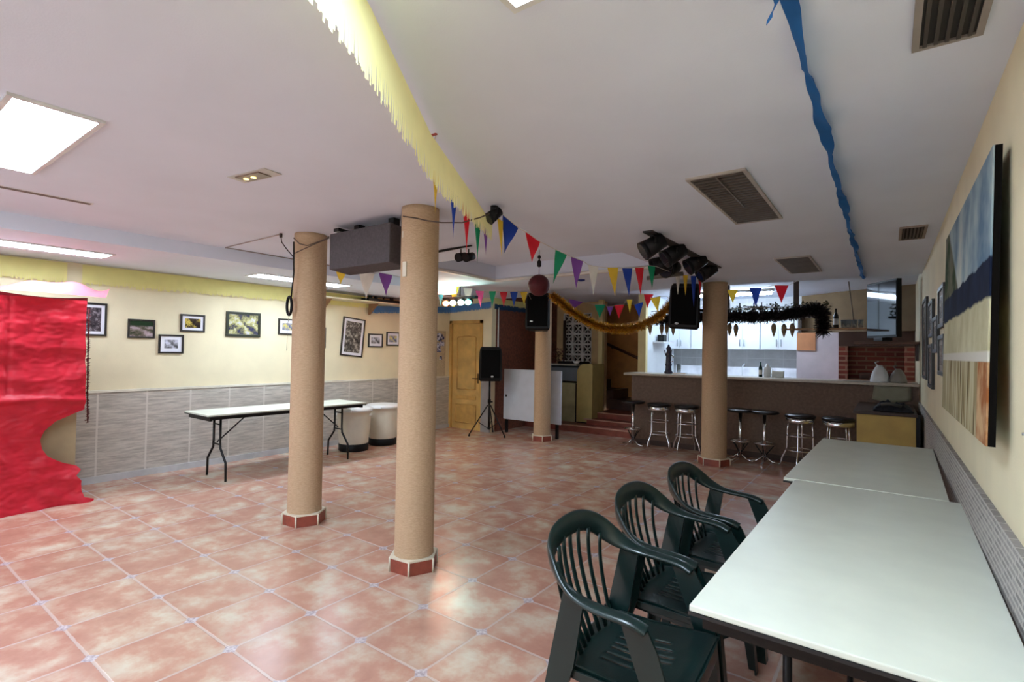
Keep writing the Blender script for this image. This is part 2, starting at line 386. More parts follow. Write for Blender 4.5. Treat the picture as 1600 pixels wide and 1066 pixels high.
# ================================================================ LAMPS AND GRILLES
FRAME = M('white_enamel_frame', (220, 220, 218), .5)
PANEL = lamp_mat('lit_white_diffuser', (214, 234, 255), PANEL_E)
TROFF = lamp_mat('lit_tube_louvre', (222, 238, 255), TROFFER_E)
def ceil_panel(cx, cy, lx, ly, z, label, mat, name='ceiling_light', group='lit ceiling lights', louvre=0):
    t = thing(name, label, 'ceiling light', (cx, cy, z), 0, group)
    f = MB(); a, b = lx/2, ly/2; w = .02
    f.box(-a-w, a+w, -b-w, -b, -.012, 0).box(-a-w, a+w, b, b+w, -.012, 0).box(-a-w, -a, -b, b, -.012, 0).box(a, a+w, -b, b, -.012, 0)
    f.build('frame', FRAME, t)
    MB().box(-a, a, -b, b, -.008, -.002).build('diffuser', mat, t)
    if louvre:
        l = MB()
        for k in range(louvre):
            y = -b+(k+.5)*ly/louvre; l.box(-a, a, y-.002, y+.002, -.02, -.008)
        l.build('louvre', M('bright_aluminium', (226, 230, 234), .25, .7), t)
    return t
ceil_panel(-3.30, .58, 1.13, .27, H, 'bright flat ceiling panel light at the upper left', PANEL)
ceil_panel(-.68, .53, .30, 1.2, H, 'bright ceiling panel light cut by the top edge of the photo', PANEL)
ceil_panel(-5.95, 1.05, .30, 1.2, HS, 'lit louvred strip light in the lowered left ceiling, above the red paper', TROFF, louvre=14)
ceil_panel(-5.90, 3.62, .30, 1.2, HS, 'lit louvred strip light in the lowered left ceiling, behind the left near column', TROFF, louvre=14)
ceil_panel(-3.30, -1.5, 1.13, .27, H, 'added ceiling panel light, unseen behind the viewpoint', PANEL)  # unseen panel added to lift the brightness of ceiling and walls
def grille(cx, cy, lx, ly, label, n, along='y', mid=False, dark=(112, 102, 92)):
    t = thing('ceiling_grille', label, 'ceiling grille', (cx, cy, H), 0, 'grilles in the main ceiling')
    f = MB(); a, b = lx/2, ly/2; w = .018
    f.box(-a-w, a+w, -b-w, -b, -.012, 0).box(-a-w, a+w, b, b+w, -.012, 0).box(-a-w, -a, -b, b, -.012, 0).box(a, a+w, -b, b, -.012, 0); f.build('frame', M('grey_frame_%d' % dark[0], tuple(min(255, v+70) for v in dark), .5), t)
    MB().box(-a, a, -b, b, -.004, -.001).build('backing', M('grille_back_%d' % dark[0], tuple(v*.6 for v in dark), .7), t)
    s = MB()
    for k in range(n):
        if along == 'y': y = -b+(k+.5)*ly/n; s.box(-a, a, y-.004, y+.004, -.014, -.004)
        else: x = -a+(k+.5)*lx/n; s.box(x-.005, x+.005, -b, b, -.014, -.004)
    if mid: s.box(-.004, .004, -b, b*.2, -.016, -.004)
    s.build('slat', M('grille_slats_%d' % dark[0], dark, .4, .3), t)
    return t
grille(-.745, 3.39, .27, 1.12, 'unlit louvred ceiling fitting nearest the camera, right of the bunting', 22, mid=True)
grille(-.76, 6.16, .28, 1.06, 'unlit louvred ceiling fitting near the bar, farthest of the fittings', 22)
grille(.148, 4.97, .13, .45, 'small dark ventilation grille in the ceiling beside the right wall', 6, 'x', dark=(92, 76, 64))
g4 = grille(.14, 1.78, .13, .42, 'ventilation grille with long blades at the top right corner', 5, 'x', dark=(84, 76, 68))
# slot diffuser and emergency lamp
sl = thing('slot_diffuser', 'narrow dark air slot in the ceiling at the far left', 'air vent', (-4.40, .62, H))
MB().box(-.025, .025, -.5, .5, -.004, 0).build('slot', M('slot_dark', (110, 102, 94), .7), sl); MB().box(-.032, .032, -.51, .51, -.003, 0).build('frame', FRAME, sl)
em = thing('emergency_light', 'small recessed emergency lamp with two glowing amber bulbs', 'emergency light', (-2.86, 1.45, H), math.radians(8))
MB().box(-.16, .16, -.055, .055, -.006, 0, .002).build('frame', M('pale_grey_enamel', (196, 190, 184), .4), em)
MB().box(-.11, .09, -.04, .04, -.012, -.006).build('lens', M('brown_lens', (128, 104, 88), .3), em)
for x in (-.07, -.005): MB().lathe([(.004, -.016), (.014, -.014), (.014, -.011)], (x, 0, 0), 14).build('bulb', lamp_mat('amber_glow', (255, 196, 90), 3), em)
# kitchen lamp
kl = thing('tube_light', 'cold white tube lamp on the kitchen ceiling behind the bar', 'ceiling light', (-2.2, 8.9, 2.5))
MB().box(-.75, .75, -.06, .06, -.04, 0, .01).build('housing', FRAME, kl); MB().cyl((-.72, 0, -.06), (.72, 0, -.06), .022).build('tube', lamp_mat('cold_tube', (214, 234, 255), KITCHEN_E), kl)

# ================================================================ LEFT WALL PICTURES
PF = M('dark_picture_frame', (40, 36, 34), .4)
def picture(y0, y1, z0, z1, label, mat, side='L', b=.02, passe=.04, tilt=0, frame=PF, group='framed photographs on the left wall'):
    cy, cz = (y0+y1)/2, (z0+z1)/2; hw, hh = (y1-y0)/2, (z1-z0)/2
    X = XL+.001 if side == 'L' else XR-.001
    t = thing('framed_photograph', label, 'picture', (X, cy, cz), 0, group); t.rotation_euler = (tilt, 0, 0 if side == 'L' else PI)
    f = MB(); f.box(0, .022, -hw, hw, hh-b, hh, .003).box(0, .022, -hw, hw, -hh, -hh+b, .003).box(0, .022, -hw, -hw+b, -hh+b, hh-b, .003).box(0, .022, hw-b, hw, -hh+b, hh-b, .003)
    f.build('frame', frame, t)
    MB().box(.004, .012, -hw+b*.8, hw-b*.8, -hh+b*.8, hh-b*.8).build('mount', M('white_mount', (232, 232, 240), .6, vary=.01) if side == 'L' else M('grey_brown_mount', (128, 114, 98), .6), t)  # right wall mounts are a darker grey-brown
    MB().box(.012, .014, -hw+b+passe, hw-b-passe, -hh+b+passe, hh-b-passe).build('print', mat, t)
    return t
K, W_ = (26, 24, 28), (206, 204, 206)
P1 = print_mat('print_dark_crowd', [(.3, (30, 26, 32)), (.5, (74, 66, 72)), (.66, (170, 160, 168))], 22)
P2 = print_mat('print_green_field', [(.38, (58, 66, 46)), (.5, (120, 108, 98)), (.6, (190, 170, 176))], 16, (1, .5, 1.2), ((36, 58, 38), .01, .04))
P3 = print_mat('print_grey_arch', [(.36, (60, 60, 62)), (.5, (140, 140, 146)), (.62, (214, 214, 232))], 13)
P4 = print_mat('print_dark_glow', [(.4, (40, 32, 34)), (.52, (70, 56, 40)), (.62, (214, 190, 90))], 8)
P5 = print_mat('print_bright_group', [(.34, (50, 50, 96)), (.44, (90, 88, 84)), (.55, (196, 190, 128)), (.66, (206, 206, 222))], 11)
P6 = print_mat('print_old_town', [(.36, (44, 40, 40)), (.5, (96, 90, 84)), (.64, (184, 178, 166))], 20)
P7 = print_mat('print_blue_scene', [(.36, (66, 72, 100)), (.5, (150, 150, 164)), (.6, (214, 200, 120))], 12)
FG = M('green_black_frame', (46, 50, 38), .4)
picture(1.46, 1.89, 1.55, 1.90, 'framed dark crowd photograph partly hidden by the red paper', P1, passe=.03)
picture(2.08, 2.34, 1.54, 1.75, 'small black frame with a row of pale figures on green grass', P2, passe=.001, b=.018)
picture(2.38, 2.64, 1.37, 1.59, 'small framed black and white photograph hanging lowest on the left wall', P3)
picture(2.60, 2.87, 1.63, 1.84, 'small framed photograph with a yellow glowing figure on black', P4, passe=.03)
picture(3.12, 3.56, 1.59, 1.91, 'green framed colourful group photograph above the folding table', P5, passe=.001, b=.032, frame=FG)
picture(3.81, 4.12, 1.64, 1.86, 'small framed photograph behind the hanging cable, half hidden by the near column', P7)
picture(4.25, 4.55, 1.46, 1.77, 'framed photograph of which only a sliver shows right of the left near column', P6)
picture(4.83, 5.24, 1.34, 1.94, 'large upright framed black and white photograph hanging crooked', P6, tilt=math.radians(-5))
picture(5.33, 5.62, 1.49, 1.71, 'small framed black and white photograph right of the crooked large frame', P3)
picture(5.70, 5.98, 1.52, 1.75, 'small framed photograph with a yellow figure, next to the right near column', P7)

# notice boards in the far left corner
nb1 = thing('notice_board', 'cork notice board covered with pinned photographs beside the door', 'notice board', (XL+.001, 6.88, .98))
MB().box(0, .02, -.24, .24, 0, .84, .004).build('cork', M('cork', (200, 182, 152), .9, vary=.12, scale=50), nb1)
PC = print_mat('print_collage', [(.38, (28, 34, 66)), (.48, (96, 98, 140)), (.55, (214, 218, 236))], 16)
for k in range(38):
    y, z = random.uniform(-.21, .17), .8-abs(random.gauss(0, .16))
    w_, h_ = random.uniform(.05, .1), random.uniform(.04, .09); MB().box(.02, .022+.0006*k, y, y+w_, z-h_, z).build('pinned_photograph', PC, nb1)
MB().box(.02, .023, -.2, -.08, .1, .3).build('green_leaflet', M('pale_green_paper', (188, 224, 170), .7), nb1)
pp = thing('paper_strip', 'long narrow pale paper hanging on the wall just left of the right near column', 'paper', (XL+.03, 6.12, 1.0))
MB().grid(lambda u, v: (.02*math.sin(v*7), -.06+u*.12-.04*(1-v), v*.78), 4, 12).build('sheet', M('grey_paper', (176, 170, 168), .8, vary=.2, scale=14), pp, solid=.003)

# ================================================================ FRINGES AND STREAMERS
def fringe(name, label, pts, drop, mat, cat='streamer', n=220, head=.25, jit=.02, lean=(0, 0), cuts=None, group=None, gap=.05):
    """paper band along pts with a cut fringe hanging below it"""
    pts = [Vector(p) for p in pts]
    L = [0]
    for a, b in zip(pts, pts[1:]): L.append(L[-1]+(b-a).length)
    def at(s):
        d = s*L[-1]
        for i in range(len(pts)-1):
            if d <= L[i+1] or i == len(pts)-2: return pts[i].lerp(pts[i+1], (d-L[i])/max(1e-6, L[i+1]-L[i]))
    t = thing(name, label, cat, tuple(pts[0]), 0, group); o = pts[0]
    m = MB(); f = MB()
    for k in range(n):
        s0, s1 = k/n, (k+1)/n; sm = (s0+s1)/2
        if cuts and any(a < sm < b for a, b in cuts):
            if len(m.bm.verts): m.build('band', mat, t, flat=True); m = MB()
            continue
        a, b = at(s0)-o, at(s1)-o; dr = drop(sm) if callable(drop) else drop
        h = Vector((0, 0, -dr*head)); m.quad(a, b, b+h, a+h)
        nrm = (b-a).cross(Vector((0, 0, 1))).normalized()
        j = nrm*random.uniform(-jit, jit); dz = Vector((lean[0]*dr, lean[1]*dr, -dr*random.uniform(.88, 1.04)))
        g = (b-a)*gap
        mid = h+(dz-h)*.5+j*.4
        f.quad(a+h, b+h, b-g+mid, a+g+mid); f.quad(a+g+mid, b-g+mid, b-g+dz+j, a+g+dz+j)
    m.build('band', mat, t, flat=True); f.build('fringe', mat, t, flat=True); return t
YEL = thin('pale_yellow_paper', (246, 240, 170), tr=.5, vary=.03)
YEL2 = thin('yellow_wall_paper', (240, 232, 156), tr=.2, vary=.03)
BLU = thin('blue_paper', (44, 110, 176), tr=.35)
fringe('fringed_streamer', 'pale yellow fringed paper streamer crossing the ceiling from the top edge', [(-.75, .2, 2.40), (-1.15, .89, 2.40), (-1.6, 1.57, 2.395), (-2.0, 2.36, 2.36), (-2.28, 2.86, 2.36)], lambda s: .205 if s < .6 else .205-.22*(s-.6), YEL, n=260, jit=.003, gap=.0, head=.6)
fringe('fringed_streamer', 'yellow fringed paper strip along the top of the left wall', [(XL+.04, -.5, 2.28), (XL+.04, 5.9, 2.29)], lambda s: .22-.05*s, YEL2, n=420, head=.7, jit=.004, cuts=[(.318, .338)])
fringe('fringed_streamer', 'blue fringed paper strip under the shelf and over the door', [(XL+.05, 5.35, 2.155), (XL+.05, 7.2, 2.285), (-5.74, 7.2, 2.34)], .12, thin('light_blue_paper', (96, 150, 214), tr=.2), n=150, head=.7, jit=.004)
fringe('fringed_streamer', 'dark blue paper strip across the top of the brown wall', [(-5.73, 7.3, 2.31), (-5.73, 9.0, 2.31)], .1, thin('navy_paper', (40, 74, 110), tr=.1), n=60, head=.8, jit=.004)
fringe('fringed_streamer', 'pale yellow paper strip above the brown wall behind the small flags', [(-5.73, 7.3, 2.415), (-5.73, 8.8, 2.415)], .12, YEL2, n=60, head=.8, jit=.004)
# twisted blue crepe along the ceiling
m = MB(); N = 260
prev = None
ob = Vector((-.22, .6, H))
for k in range(N+1):
    s = k/N; y = .9+s*6.6; x = -.215-.035*s
    wd = .034+.008*math.sin(s*61)+.006*math.sin(s*143+1)
    tw = .9+.3*math.sin(s*33)+.2*math.sin(s*80)
    a = Vector((x-wd*math.sin(tw)*.6, y, H-.004)); b = Vector((x+wd*math.sin(tw)*.9, y+.004, H-.006-wd*1.5*abs(math.cos(tw))))
    v = (m.bm.verts.new(a), m.bm.verts.new((a+b)/2+Vector((.012*math.sin(s*200), 0, 0))), m.bm.verts.new(b))
    if prev:
        for q in (0, 1): f = m.bm.faces.new((prev[q], prev[q+1], v[q+1], v[q])); f.smooth = True
    prev = v
bs = tag(m.build('crepe_streamer', BLU, flat=True), 'crumpled blue crepe streamer taped along the ceiling near the right wall', 'streamer')
m = MB(); m.grid(lambda u, v: (-.235-.02*u+.01*math.sin(5*v), 1.46+.03*u, H-.005-.075*v), 3, 6)
m.build('torn_end', BLU, bs, flat=True)

# ================================================================ BUNTING
FC = {'y': (236, 196, 60), 'b': (34, 66, 160), 'r': (214, 30, 44), 'g': (18, 138, 92), 'p': (132, 76, 160), 'w': (226, 220, 208), 'k': (224, 76, 140), 'c': (60, 170, 206)}
FN = {'y': 'yellow', 'b': 'blue', 'r': 'red', 'g': 'green', 'p': 'purple', 'w': 'white', 'k': 'pink', 'c': 'turquoise'}
def flag_mat(c): return thin('flag_'+FN[c], FC[c], tr=.3, rough=.45)
def bunting(label, flags, Yf, extra=(), group='strings of pennants'):
    """flags: (colour, x0, y0, x1, y1, tipx, tipy, Y) measured on the photograph at distance Y"""
    P = []
    for f in flags:
        Y = f[7]; P.append((onY(f[1], f[2], Y), onY(f[3], f[4], Y+.02), onY(f[5], f[6], Y+.01), f[0]))
    for p in P: pass
    o = P[0][0]; t = thing('pennant_string', label, 'bunting', tuple(o), 0, group)
    line = [Vector(e) for e in extra[:1]]
    for a, b, _, _ in P: line += [a, b]
    line += [Vector(e) for e in extra[1:]]
    MB().tube([q-o for q in line], .0025, 6).build('cord', M('white_cord', (206, 200, 190), .7), t)
    for a, b, tip, c in P:
        nrm = (b-a).cross(Vector((0, 0, 1))).normalized(); m = MB(); n = 6; rows = []
        for k in range(n+1):
            s = k/n; l = a.lerp(tip, s); r = b.lerp(tip, s*.985); mid = (l+r)/2+nrm*(.012*math.sin(PI*s)); mid2 = nrm*.006*math.sin(2*PI*s)
            rows.append([m.bm.verts.new(q-o) for q in (l+mid2, mid, r-mid2)])
        for k in range(n):
            for j in (0, 1): f = m.bm.faces.new((rows[k][j], rows[k][j+1], rows[k+1][j+1], rows[k+1][j])); f.smooth = True
        fo = m.build('flag', flag_mat(c), t, flat=True); fo['label'] = FN[c]+' pennant'
    return t
bunting('main string of coloured pennants from the yellow streamer to the spotlights', [
    ('y', 674, 235, 686, 262, 680, 335, 1.95), ('b', 701, 262, 716, 288, 708, 373, 2.15), ('r', 722, 305, 735, 322, 729, 398, 2.4), ('g', 741, 330, 751, 345, 746, 412, 2.65),
    ('p', 754, 342, 763, 350, 759, 400, 2.8), ('y', 777, 340, 786, 346, 784, 402, 2.82), ('b', 785, 335, 810, 356, 788, 396, 2.85), ('r', 821, 362, 844, 378, 831, 410, 3.1),
    ('g', 868, 390, 886, 398, 864, 444, 3.4), ('p', 892, 401, 911, 408, 900, 452, 3.6), ('w', 919, 414, 935, 417, 927, 462, 3.8), ('y', 949, 418, 966, 418, 961, 463, 4.0),
    ('b', 972, 419, 988, 419, 983, 464, 4.1), ('r', 992, 418, 1006, 418, 1001, 462, 4.2), ('g', 1012, 415, 1024, 416, 1019, 452, 4.3),
    ('w', 1055, 428, 1064, 428, 1059, 461, 5.5), ('y', 1067, 430, 1075, 430, 1071, 462, 5.6), ('b', 1079, 431, 1088, 431, 1084, 480, 5.7), ('r', 1090, 431, 1097, 431, 1094, 462, 5.8)], 0,
    extra=[(-1.6, 1.6, 2.395), (-2.0, 7.0, 2.30)])
bunting('string of small pennants running past the coloured disco lamps to the far column', [
    ('y', 525, 422, 541, 424, 532, 446, 3.4), ('w', 561, 426, 585, 428, 572, 468, 3.6), ('p', 592, 426, 613, 430, 603, 463, 3.8), ('c', 682, 446, 697, 446, 688, 478, 5.6), ('y', 703, 447, 717, 448, 709, 480, 5.7), ('w', 724, 450, 738, 451, 731, 480, 5.8),
    ('k', 743, 454, 756, 455, 751, 481, 5.9), ('g', 764, 455, 775, 455, 769, 480, 6.0), ('r', 781, 456, 793, 456, 787, 480, 6.1), ('b', 797, 456, 809, 456, 803, 480, 6.2), ('y', 813, 456, 824, 456, 819, 478, 6.3)], 0,
    extra=[(-4.6, 3.2, 2.38), (-4.7, 7.05, 2.2)])
bunting('string of low pennants hanging behind the gold tinsel garland', [
    ('p', 889, 467, 911, 472, 893, 485, 7.3), ('g', 929, 476, 946, 476, 937, 498, 7.3), ('p', 948, 479, 958, 479, 953, 494, 7.3), ('r', 960, 477, 975, 476, 967, 499, 7.3), ('y', 979, 468, 988, 468, 984, 489, 7.3),
    ('b', 991, 476, 1005, 472, 999, 497, 7.3), ('r', 1006, 460, 1021, 460, 1011, 482, 7.3), ('y', 1016, 466, 1032, 463, 1028, 488, 7.3)], 0, extra=[(-4.5, 7.2, 2.3), (-2.05, 7.15, 2.25)])
bunting('string of three pennants right of the column by the bar', [
    ('y', 1136, 453, 1153, 453, 1145, 474, 7.35), ('b', 1171, 450, 1190, 450, 1181, 480, 7.35), ('r', 1210, 446, 1232, 446, 1221, 474, 7.35)], 0, extra=[(-1.85, 7.35, 2.34), (-.9, 7.35, 2.42)])
tp = MB(); tp.box(-.02, .02, -.006, .006, -.006, 0)
tpo = tag(tp.build('tape_piece', M('red_brown_tape', (150, 60, 50), .5)), 'scrap of red tape holding the yellow streamer to the ceiling', 'tape'); tpo.location = onZ(677, 210, H)

# ================================================================ RED PAPER BACKDROP
RED = thin('red_wrapping_paper', (214, 44, 60), tr=.15, rough=.36, vary=.1)
bk = thing('paper_backdrop', 'large crumpled red paper sheet with a ragged cut right edge hanging to the floor', 'paper backdrop', (-6.1, .6, 0))
edge = [(0, 1.00), (.02, 1.03), (.05, .95), (.12, .93), (.2, .93), (.25, .895), (.3, .93), (.34, .9), (.38, .80), (.45, .70), (.52, .66), (.60, .645), (.68, .67), (.76, .75), (.82, .87), (.85, .955), (.95, .955), (1.2, .955), (1.87, .945)]
def edge_at(z):
    for (a, p), (b, q) in zip(edge, edge[1:]):
        if z <= b: return p+(q-p)*(z-a)/(b-a)
    return edge[-1][1]
from mathutils import noise as NZ
def redfn(u, v):
    z = v*1.87; e = edge_at(z); y = -1.0+(e+1.0)*u
    n = NZ.noise(Vector((y*2.1, z*2.4, 0)))*.045+NZ.noise(Vector((y*6, z*9, 3)))*.016+NZ.noise(Vector((y*20, z*34, 9)))*.009
    cr = abs(NZ.noise(Vector((y*3.2+z*1.6, z*4.2, 5))))*.05
    n += .035*math.exp(-((z-.92-.05*math.sin(y*3))/.03)**2) - .02*math.exp(-((y-.42)/.015)**2)*(z > 1.0)
    return (.02+n-cr+.10*(1-v)**4, y, z)
MB().grid(redfn, 110, 150).build('sheet', RED, bk, flat=True)
def flapfn(u, v):
    y = -.75+u*1.85; back = v
    z = 1.865+.05*min(1, u*1.5)+.12*back-.03*back*back+.028*math.sin(u*17+1)*back*(.5+u)+.02*math.sin(u*31)*back
    if u > .8: z += (u-.8)*.25*back
    return (.03-.12*back+.05*math.sin(u*11), y+.06*back, z)
fl = thin('pink_white_paper_back', (226, 112, 124), tr=.2, rough=.5)
MB().grid(flapfn, 60, 8).build('folded_top', fl, bk, flat=True)['label'] = 'pale pink folded top edge of the paper'
MB().grid(lambda u, v: (.06+.03*math.sin(v*6)-.05*v, -.35+u*(.70-.1*v)+.05*v, 1.86+.03*math.sin(u*8)+.17*v), 16, 8).build('white_fold', M('white_paper', (244, 246, 246), .6, vary=.02), bk, flat=True)
MB().grid(lambda u, v: (-.03+.01*math.sin(u*9), -.40+u*1.36, 1.86+v*(.05+.03*math.sin(u*6))), 20, 3).build('shaded_fold', M('shaded_red_paper', (140, 40, 44), .7, vary=.2), bk, flat=True)  # underside of the fold, its shade put into a darker red
bd = thing('display_board', 'plain beige board standing behind the red paper, seen through its cut', 'board', (-6.24, .5, 0))
MB().box(-.02, .02, -1.1, 1.03, 0, 1.84, .003).build('panel', M('beige_cardboard', (168, 150, 116), .8, vary=.06), bd)
MB().box(-.3, -.02, -1.0, -.95, 0, .05).box(-.3, -.02, .90, .95, 0, .05).build('foot', DARKWOOD, bd)
# dark tinsel hanging at the edge of the red paper
def tinsel(name, label, pts, rad, n, mat, ln=.05, w=.004, group=None, mat2=None):
    pts = [Vector(p) for p in pts]; o = pts[0].copy(); t = thing(name, label, 'garland', tuple(o), 0, group)
    L = [0]
    for a, b in zip(pts, pts[1:]): L.append(L[-1]+(b-a).length)
    def at(d):
        for i in range(len(pts)-1):
            if d <= L[i+1] or i == len(pts)-2:
                return pts[i].lerp(pts[i+1], (d-L[i])/max(1e-6, L[i+1]-L[i]))
    MB().tube([p-o for p in pts], .006, 6).build('core', mat2 or mat, t)
    m = MB()
    for k in range(n):
        c = at(random.random()*L[-1])-o; d = Vector((random.gauss(0, 1), random.gauss(0, 1), random.gauss(0, 1))).normalized()
        l = rad*random.uniform(.6, 1.1); s = d.cross(Vector((random.random(), random.random(), random.random()))).normalized()*w
        m.quad(c-s, c+s, c+d*l+s*.6, c+d*l-s*.6)
    m.build('strands', mat, t, flat=True); return t
tinsel('tinsel_strip', 'dark red tinsel strand hanging along the right edge of the red paper', [(-6.12, 1.57, 1.8), (-6.12, 1.575, 1.4), (-6.12, 1.58, 1.0), (-6.12, 1.59, .72)], .022, 700, M('dark_red_foil', (88, 16, 24), .3, .6), w=.003)

# ================================================================ FOLDING TABLES
def folding_table(name, label, L, Wd, loc, rz, zt=.74, group=None, bright=False):
    """top spans x 0..Wd, y 0..L"""
    t = thing(name, label, 'table', loc, rz, group)
    top = MB().box(0, Wd, 0, L, zt-.018, zt, .004).build('tabletop', LAM, t)
    MB().box(-.002, Wd+.002, -.002, L+.002, zt-.028, zt-.019).build('edge_band', M('dark_edge', (34, 32, 32), .5), top)
    ap = MB(); ap.box(.03, Wd-.03, .03, .055, zt-.07, zt-.028).box(.03, Wd-.03, L-.055, L-.03, zt-.07, zt-.028).box(.03, .055, .055, L-.055, zt-.06, zt-.028).box(Wd-.055, Wd-.03, .055, L-.055, zt-.06, zt-.028)
    ap.build('apron', BLACKM, t)
    for e, sgn in ((.22, 1), (L-.22, -1)):
        for x, dx in ((.16, -1), (Wd-.16, 1)):
            q = .12 if dx < 0 else -.12
            MB().tube([(x+dx*.0+.06*-dx, e, zt-.04), (x+.06*-dx, e, .42), (x+.05*-dx, e, .34), (x+dx*.08, e, .20), (x+dx*.09, e, 0)], .0125, 10).build('leg', BLACKM, t)
        MB().tube([(.22, e, .38), (Wd-.22, e, .38)], .009, 8).tube([(.22, e, .60), (Wd-.22, e, .60)], .009, 8).build('crossbar', BLACKM, t)
        MB().tube([(Wd/2, e, .40), (Wd/2, e+sgn*.34, zt-.05)], .008, 8).tube([(Wd/2-.11, e+sgn*.34, zt-.05), (Wd/2+.11, e+sgn*.34, zt-.05)], .008, 8).build('brace', BLACKM, t)
    return t
folding_table('folding_table', 'cream folding table nearest the camera, along the right wall', 1.90, .735, (-.462, 1.515, 0), -.012)
folding_table('folding_table', 'cream folding table farther along the right wall, towards the bar', 1.86, .75, (-.50, 3.432, 0), -.02)
lt = folding_table('folding_table', 'cream topped folding table with bent metal legs by the left wall', 1.98, .60, (-6.32, 2.50, 0), -.02)

# ================================================================ GREEN CHAIRS
def make_chair():
    t = thing('plastic_armchair', 'dark green plastic armchair', 'chair', (0, 0, 0), 0, 'green plastic armchairs at the long table')
    # one continuous rolled rail: arm - back arch - arm
    half = [((.135, .262, .655), 0), ((.085, .268, .676), 0), ((-.01, .272, .680), 0), ((-.09, .268, .690), .15), ((-.155, .255, .720), .5), ((-.205, .232, .765), .85), ((-.240, .195, .808), 1), ((-.262, .13, .835), 1), ((-.27, .06, .846), 1), ((-.272, 0, .848), 1)]
    pts, wv, tv = [], [], []
    def smooth(P, it=2):
        for _ in range(it):
            Q = [P[0]]
            for a, b in zip(P, P[1:]): Q += [tuple(x*.75+y*.25 for x, y in zip(a, b)), tuple(x*.25+y*.75 for x, y in zip(a, b))]
            Q.append(P[-1]); P = Q
        return P
    full = [p[0]+(p[1],) for p in half]; full = full+[(x, -y, z, f) for x, y, z, f in full[-2::-1]]
    full = smooth(full, 2)
    for i, (x, y, z, f) in enumerate(full):
        p = Vector((x, y, z)); a = Vector(full[max(i-1, 0)][:3]); b = Vector(full[min(i+1, len(full)-1)][:3]); d = (b-a).normalized()
        out = Vector((0, 1 if y >= 0 else -1, 0)) if f < .5 else Vector((-.9, y*2, .0)).normalized()
        flat = Vector((0, 1, 0)) if y >= 0 else Vector((0, -1, 0))
        up = Vector((-.18, 0, 1)).normalized()
        wd = (flat*(1-f)+up*f); wd = (wd-d*wd.dot(d)).normalized(); th = d.cross(wd).normalized()
        pts.append(p-wd*f*.012); wv.append(wd*(.029+.015*f)); tv.append(th*(.0125+.002*(1-f)))
    MB().band(pts, wv, tv, 14).build('arm_and_back_rail', GREEN, t, smooth=True)
    # back slats fan out from the seat to the arch
    for k in range(7):
        u = (k-3)/3; yt, yb = u*.185, u*.135; zt = .815-.055*abs(u)**2.2; xt = -.262+.045*abs(u)**2
        P = [(-.160+.02*abs(u)+(xt+.160-.02*abs(u))*math.sin(q/8*PI/2), yb+(yt-yb)*q/8, .425+(zt-.425)*q/8) for q in range(9)]
        wv_ = [Vector((0, .0125, 0))]*5; tv_ = [Vector((.0045, 0, .001))]*5
        MB().band(P, [Vector((0, .0148, 0))]*9, [Vector((.0045, 0, .001))]*9, 8).build('back_slat', GREEN, t, smooth=True)
    # seat with slots
    nu, nv = 44, 40
    def sf(u, v):
        x = -.20+u*.44; hw = .20+.045*u; y = -hw+2*hw*v
        r = abs(2*v-1)
        return (x, y, .418+.020*u-.016*(1-r*r)*math.sin(PI*min(1, u*1.05))-.05*max(0, u-.9)**1*4*.35)
    def skip(i, j):
        return 12 <= i <= 34 and (j in (10, 14, 18, 21, 25, 29)) and i < 34-abs(j-19.5)*.5 and i != 23
    MB().grid(sf, nu, nv, skip).build('seat', GREEN, t, solid=.006)
    sk = MB()                                   # downturned rim under the seat
    rim = [(-.20, -.20), (.05, -.228), (.22, -.245), (.24, -.20), (.243, 0), (.24, .20), (.22, .245), (.05, .228), (-.20, .20)]
    for (x0, y0), (x1, y1) in zip(rim, rim[1:]):
        sk.quad((x0, y0, .435 if x0 > 0 else .418), (x1, y1, .435 if x1 > 0 else .418), (x1, y1, .375), (x0, y0, .375))
    sk.build('seat_rim', GREEN, t, solid=.006)
    for s in (1, -1):
        # front leg: L section, wide at the seat, up to the arm
        prof = [(.055, .665), (.142, .660), (.172, .60), (.220, .44), (.262, .0), (.222, .0), (.165, .36), (.115, .50)]
        lg = MB(); lg.prism(prof, 'y', s*.262, s*.272); lg.prism([(.225, .42), (.262, 0), (.255, 0), (.217, .42)], 'y', s*.225, s*.268)
        lg.build('leg', GREEN, t)
        prof = [(-.150, .705), (-.075, .695), (-.11, .45), (-.155, .30), (-.215, 0), (-.255, 0), (-.225, .30), (-.20, .45)]
        lg = MB(); lg.prism(prof, 'y', s*.244, s*.260); lg.prism([(-.255, 0), (-.248, 0), (-.193, .45), (-.20, .45)], 'y', s*.185, s*.24)
        lg.build('leg', GREEN, t)
        MB().box(-.15, .2, s*.235-.004, s*.235+.004, .395, .425, .002).build('side_stretcher', GREEN, t)
    return t
ch = make_chair(); ch.scale = (1, 1, .945)
place(ch, False, (-.735, 1.775, 0), .04, 'dark green plastic armchair nearest the camera, pulled up to the long table')
place(ch, True, (-.745, 2.36, 0), .0, 'dark green plastic armchair in the middle of the three at the long table')
place(ch, True, (-.72, 2.985, 0), -.02, 'dark green plastic armchair farthest from the camera of the three')

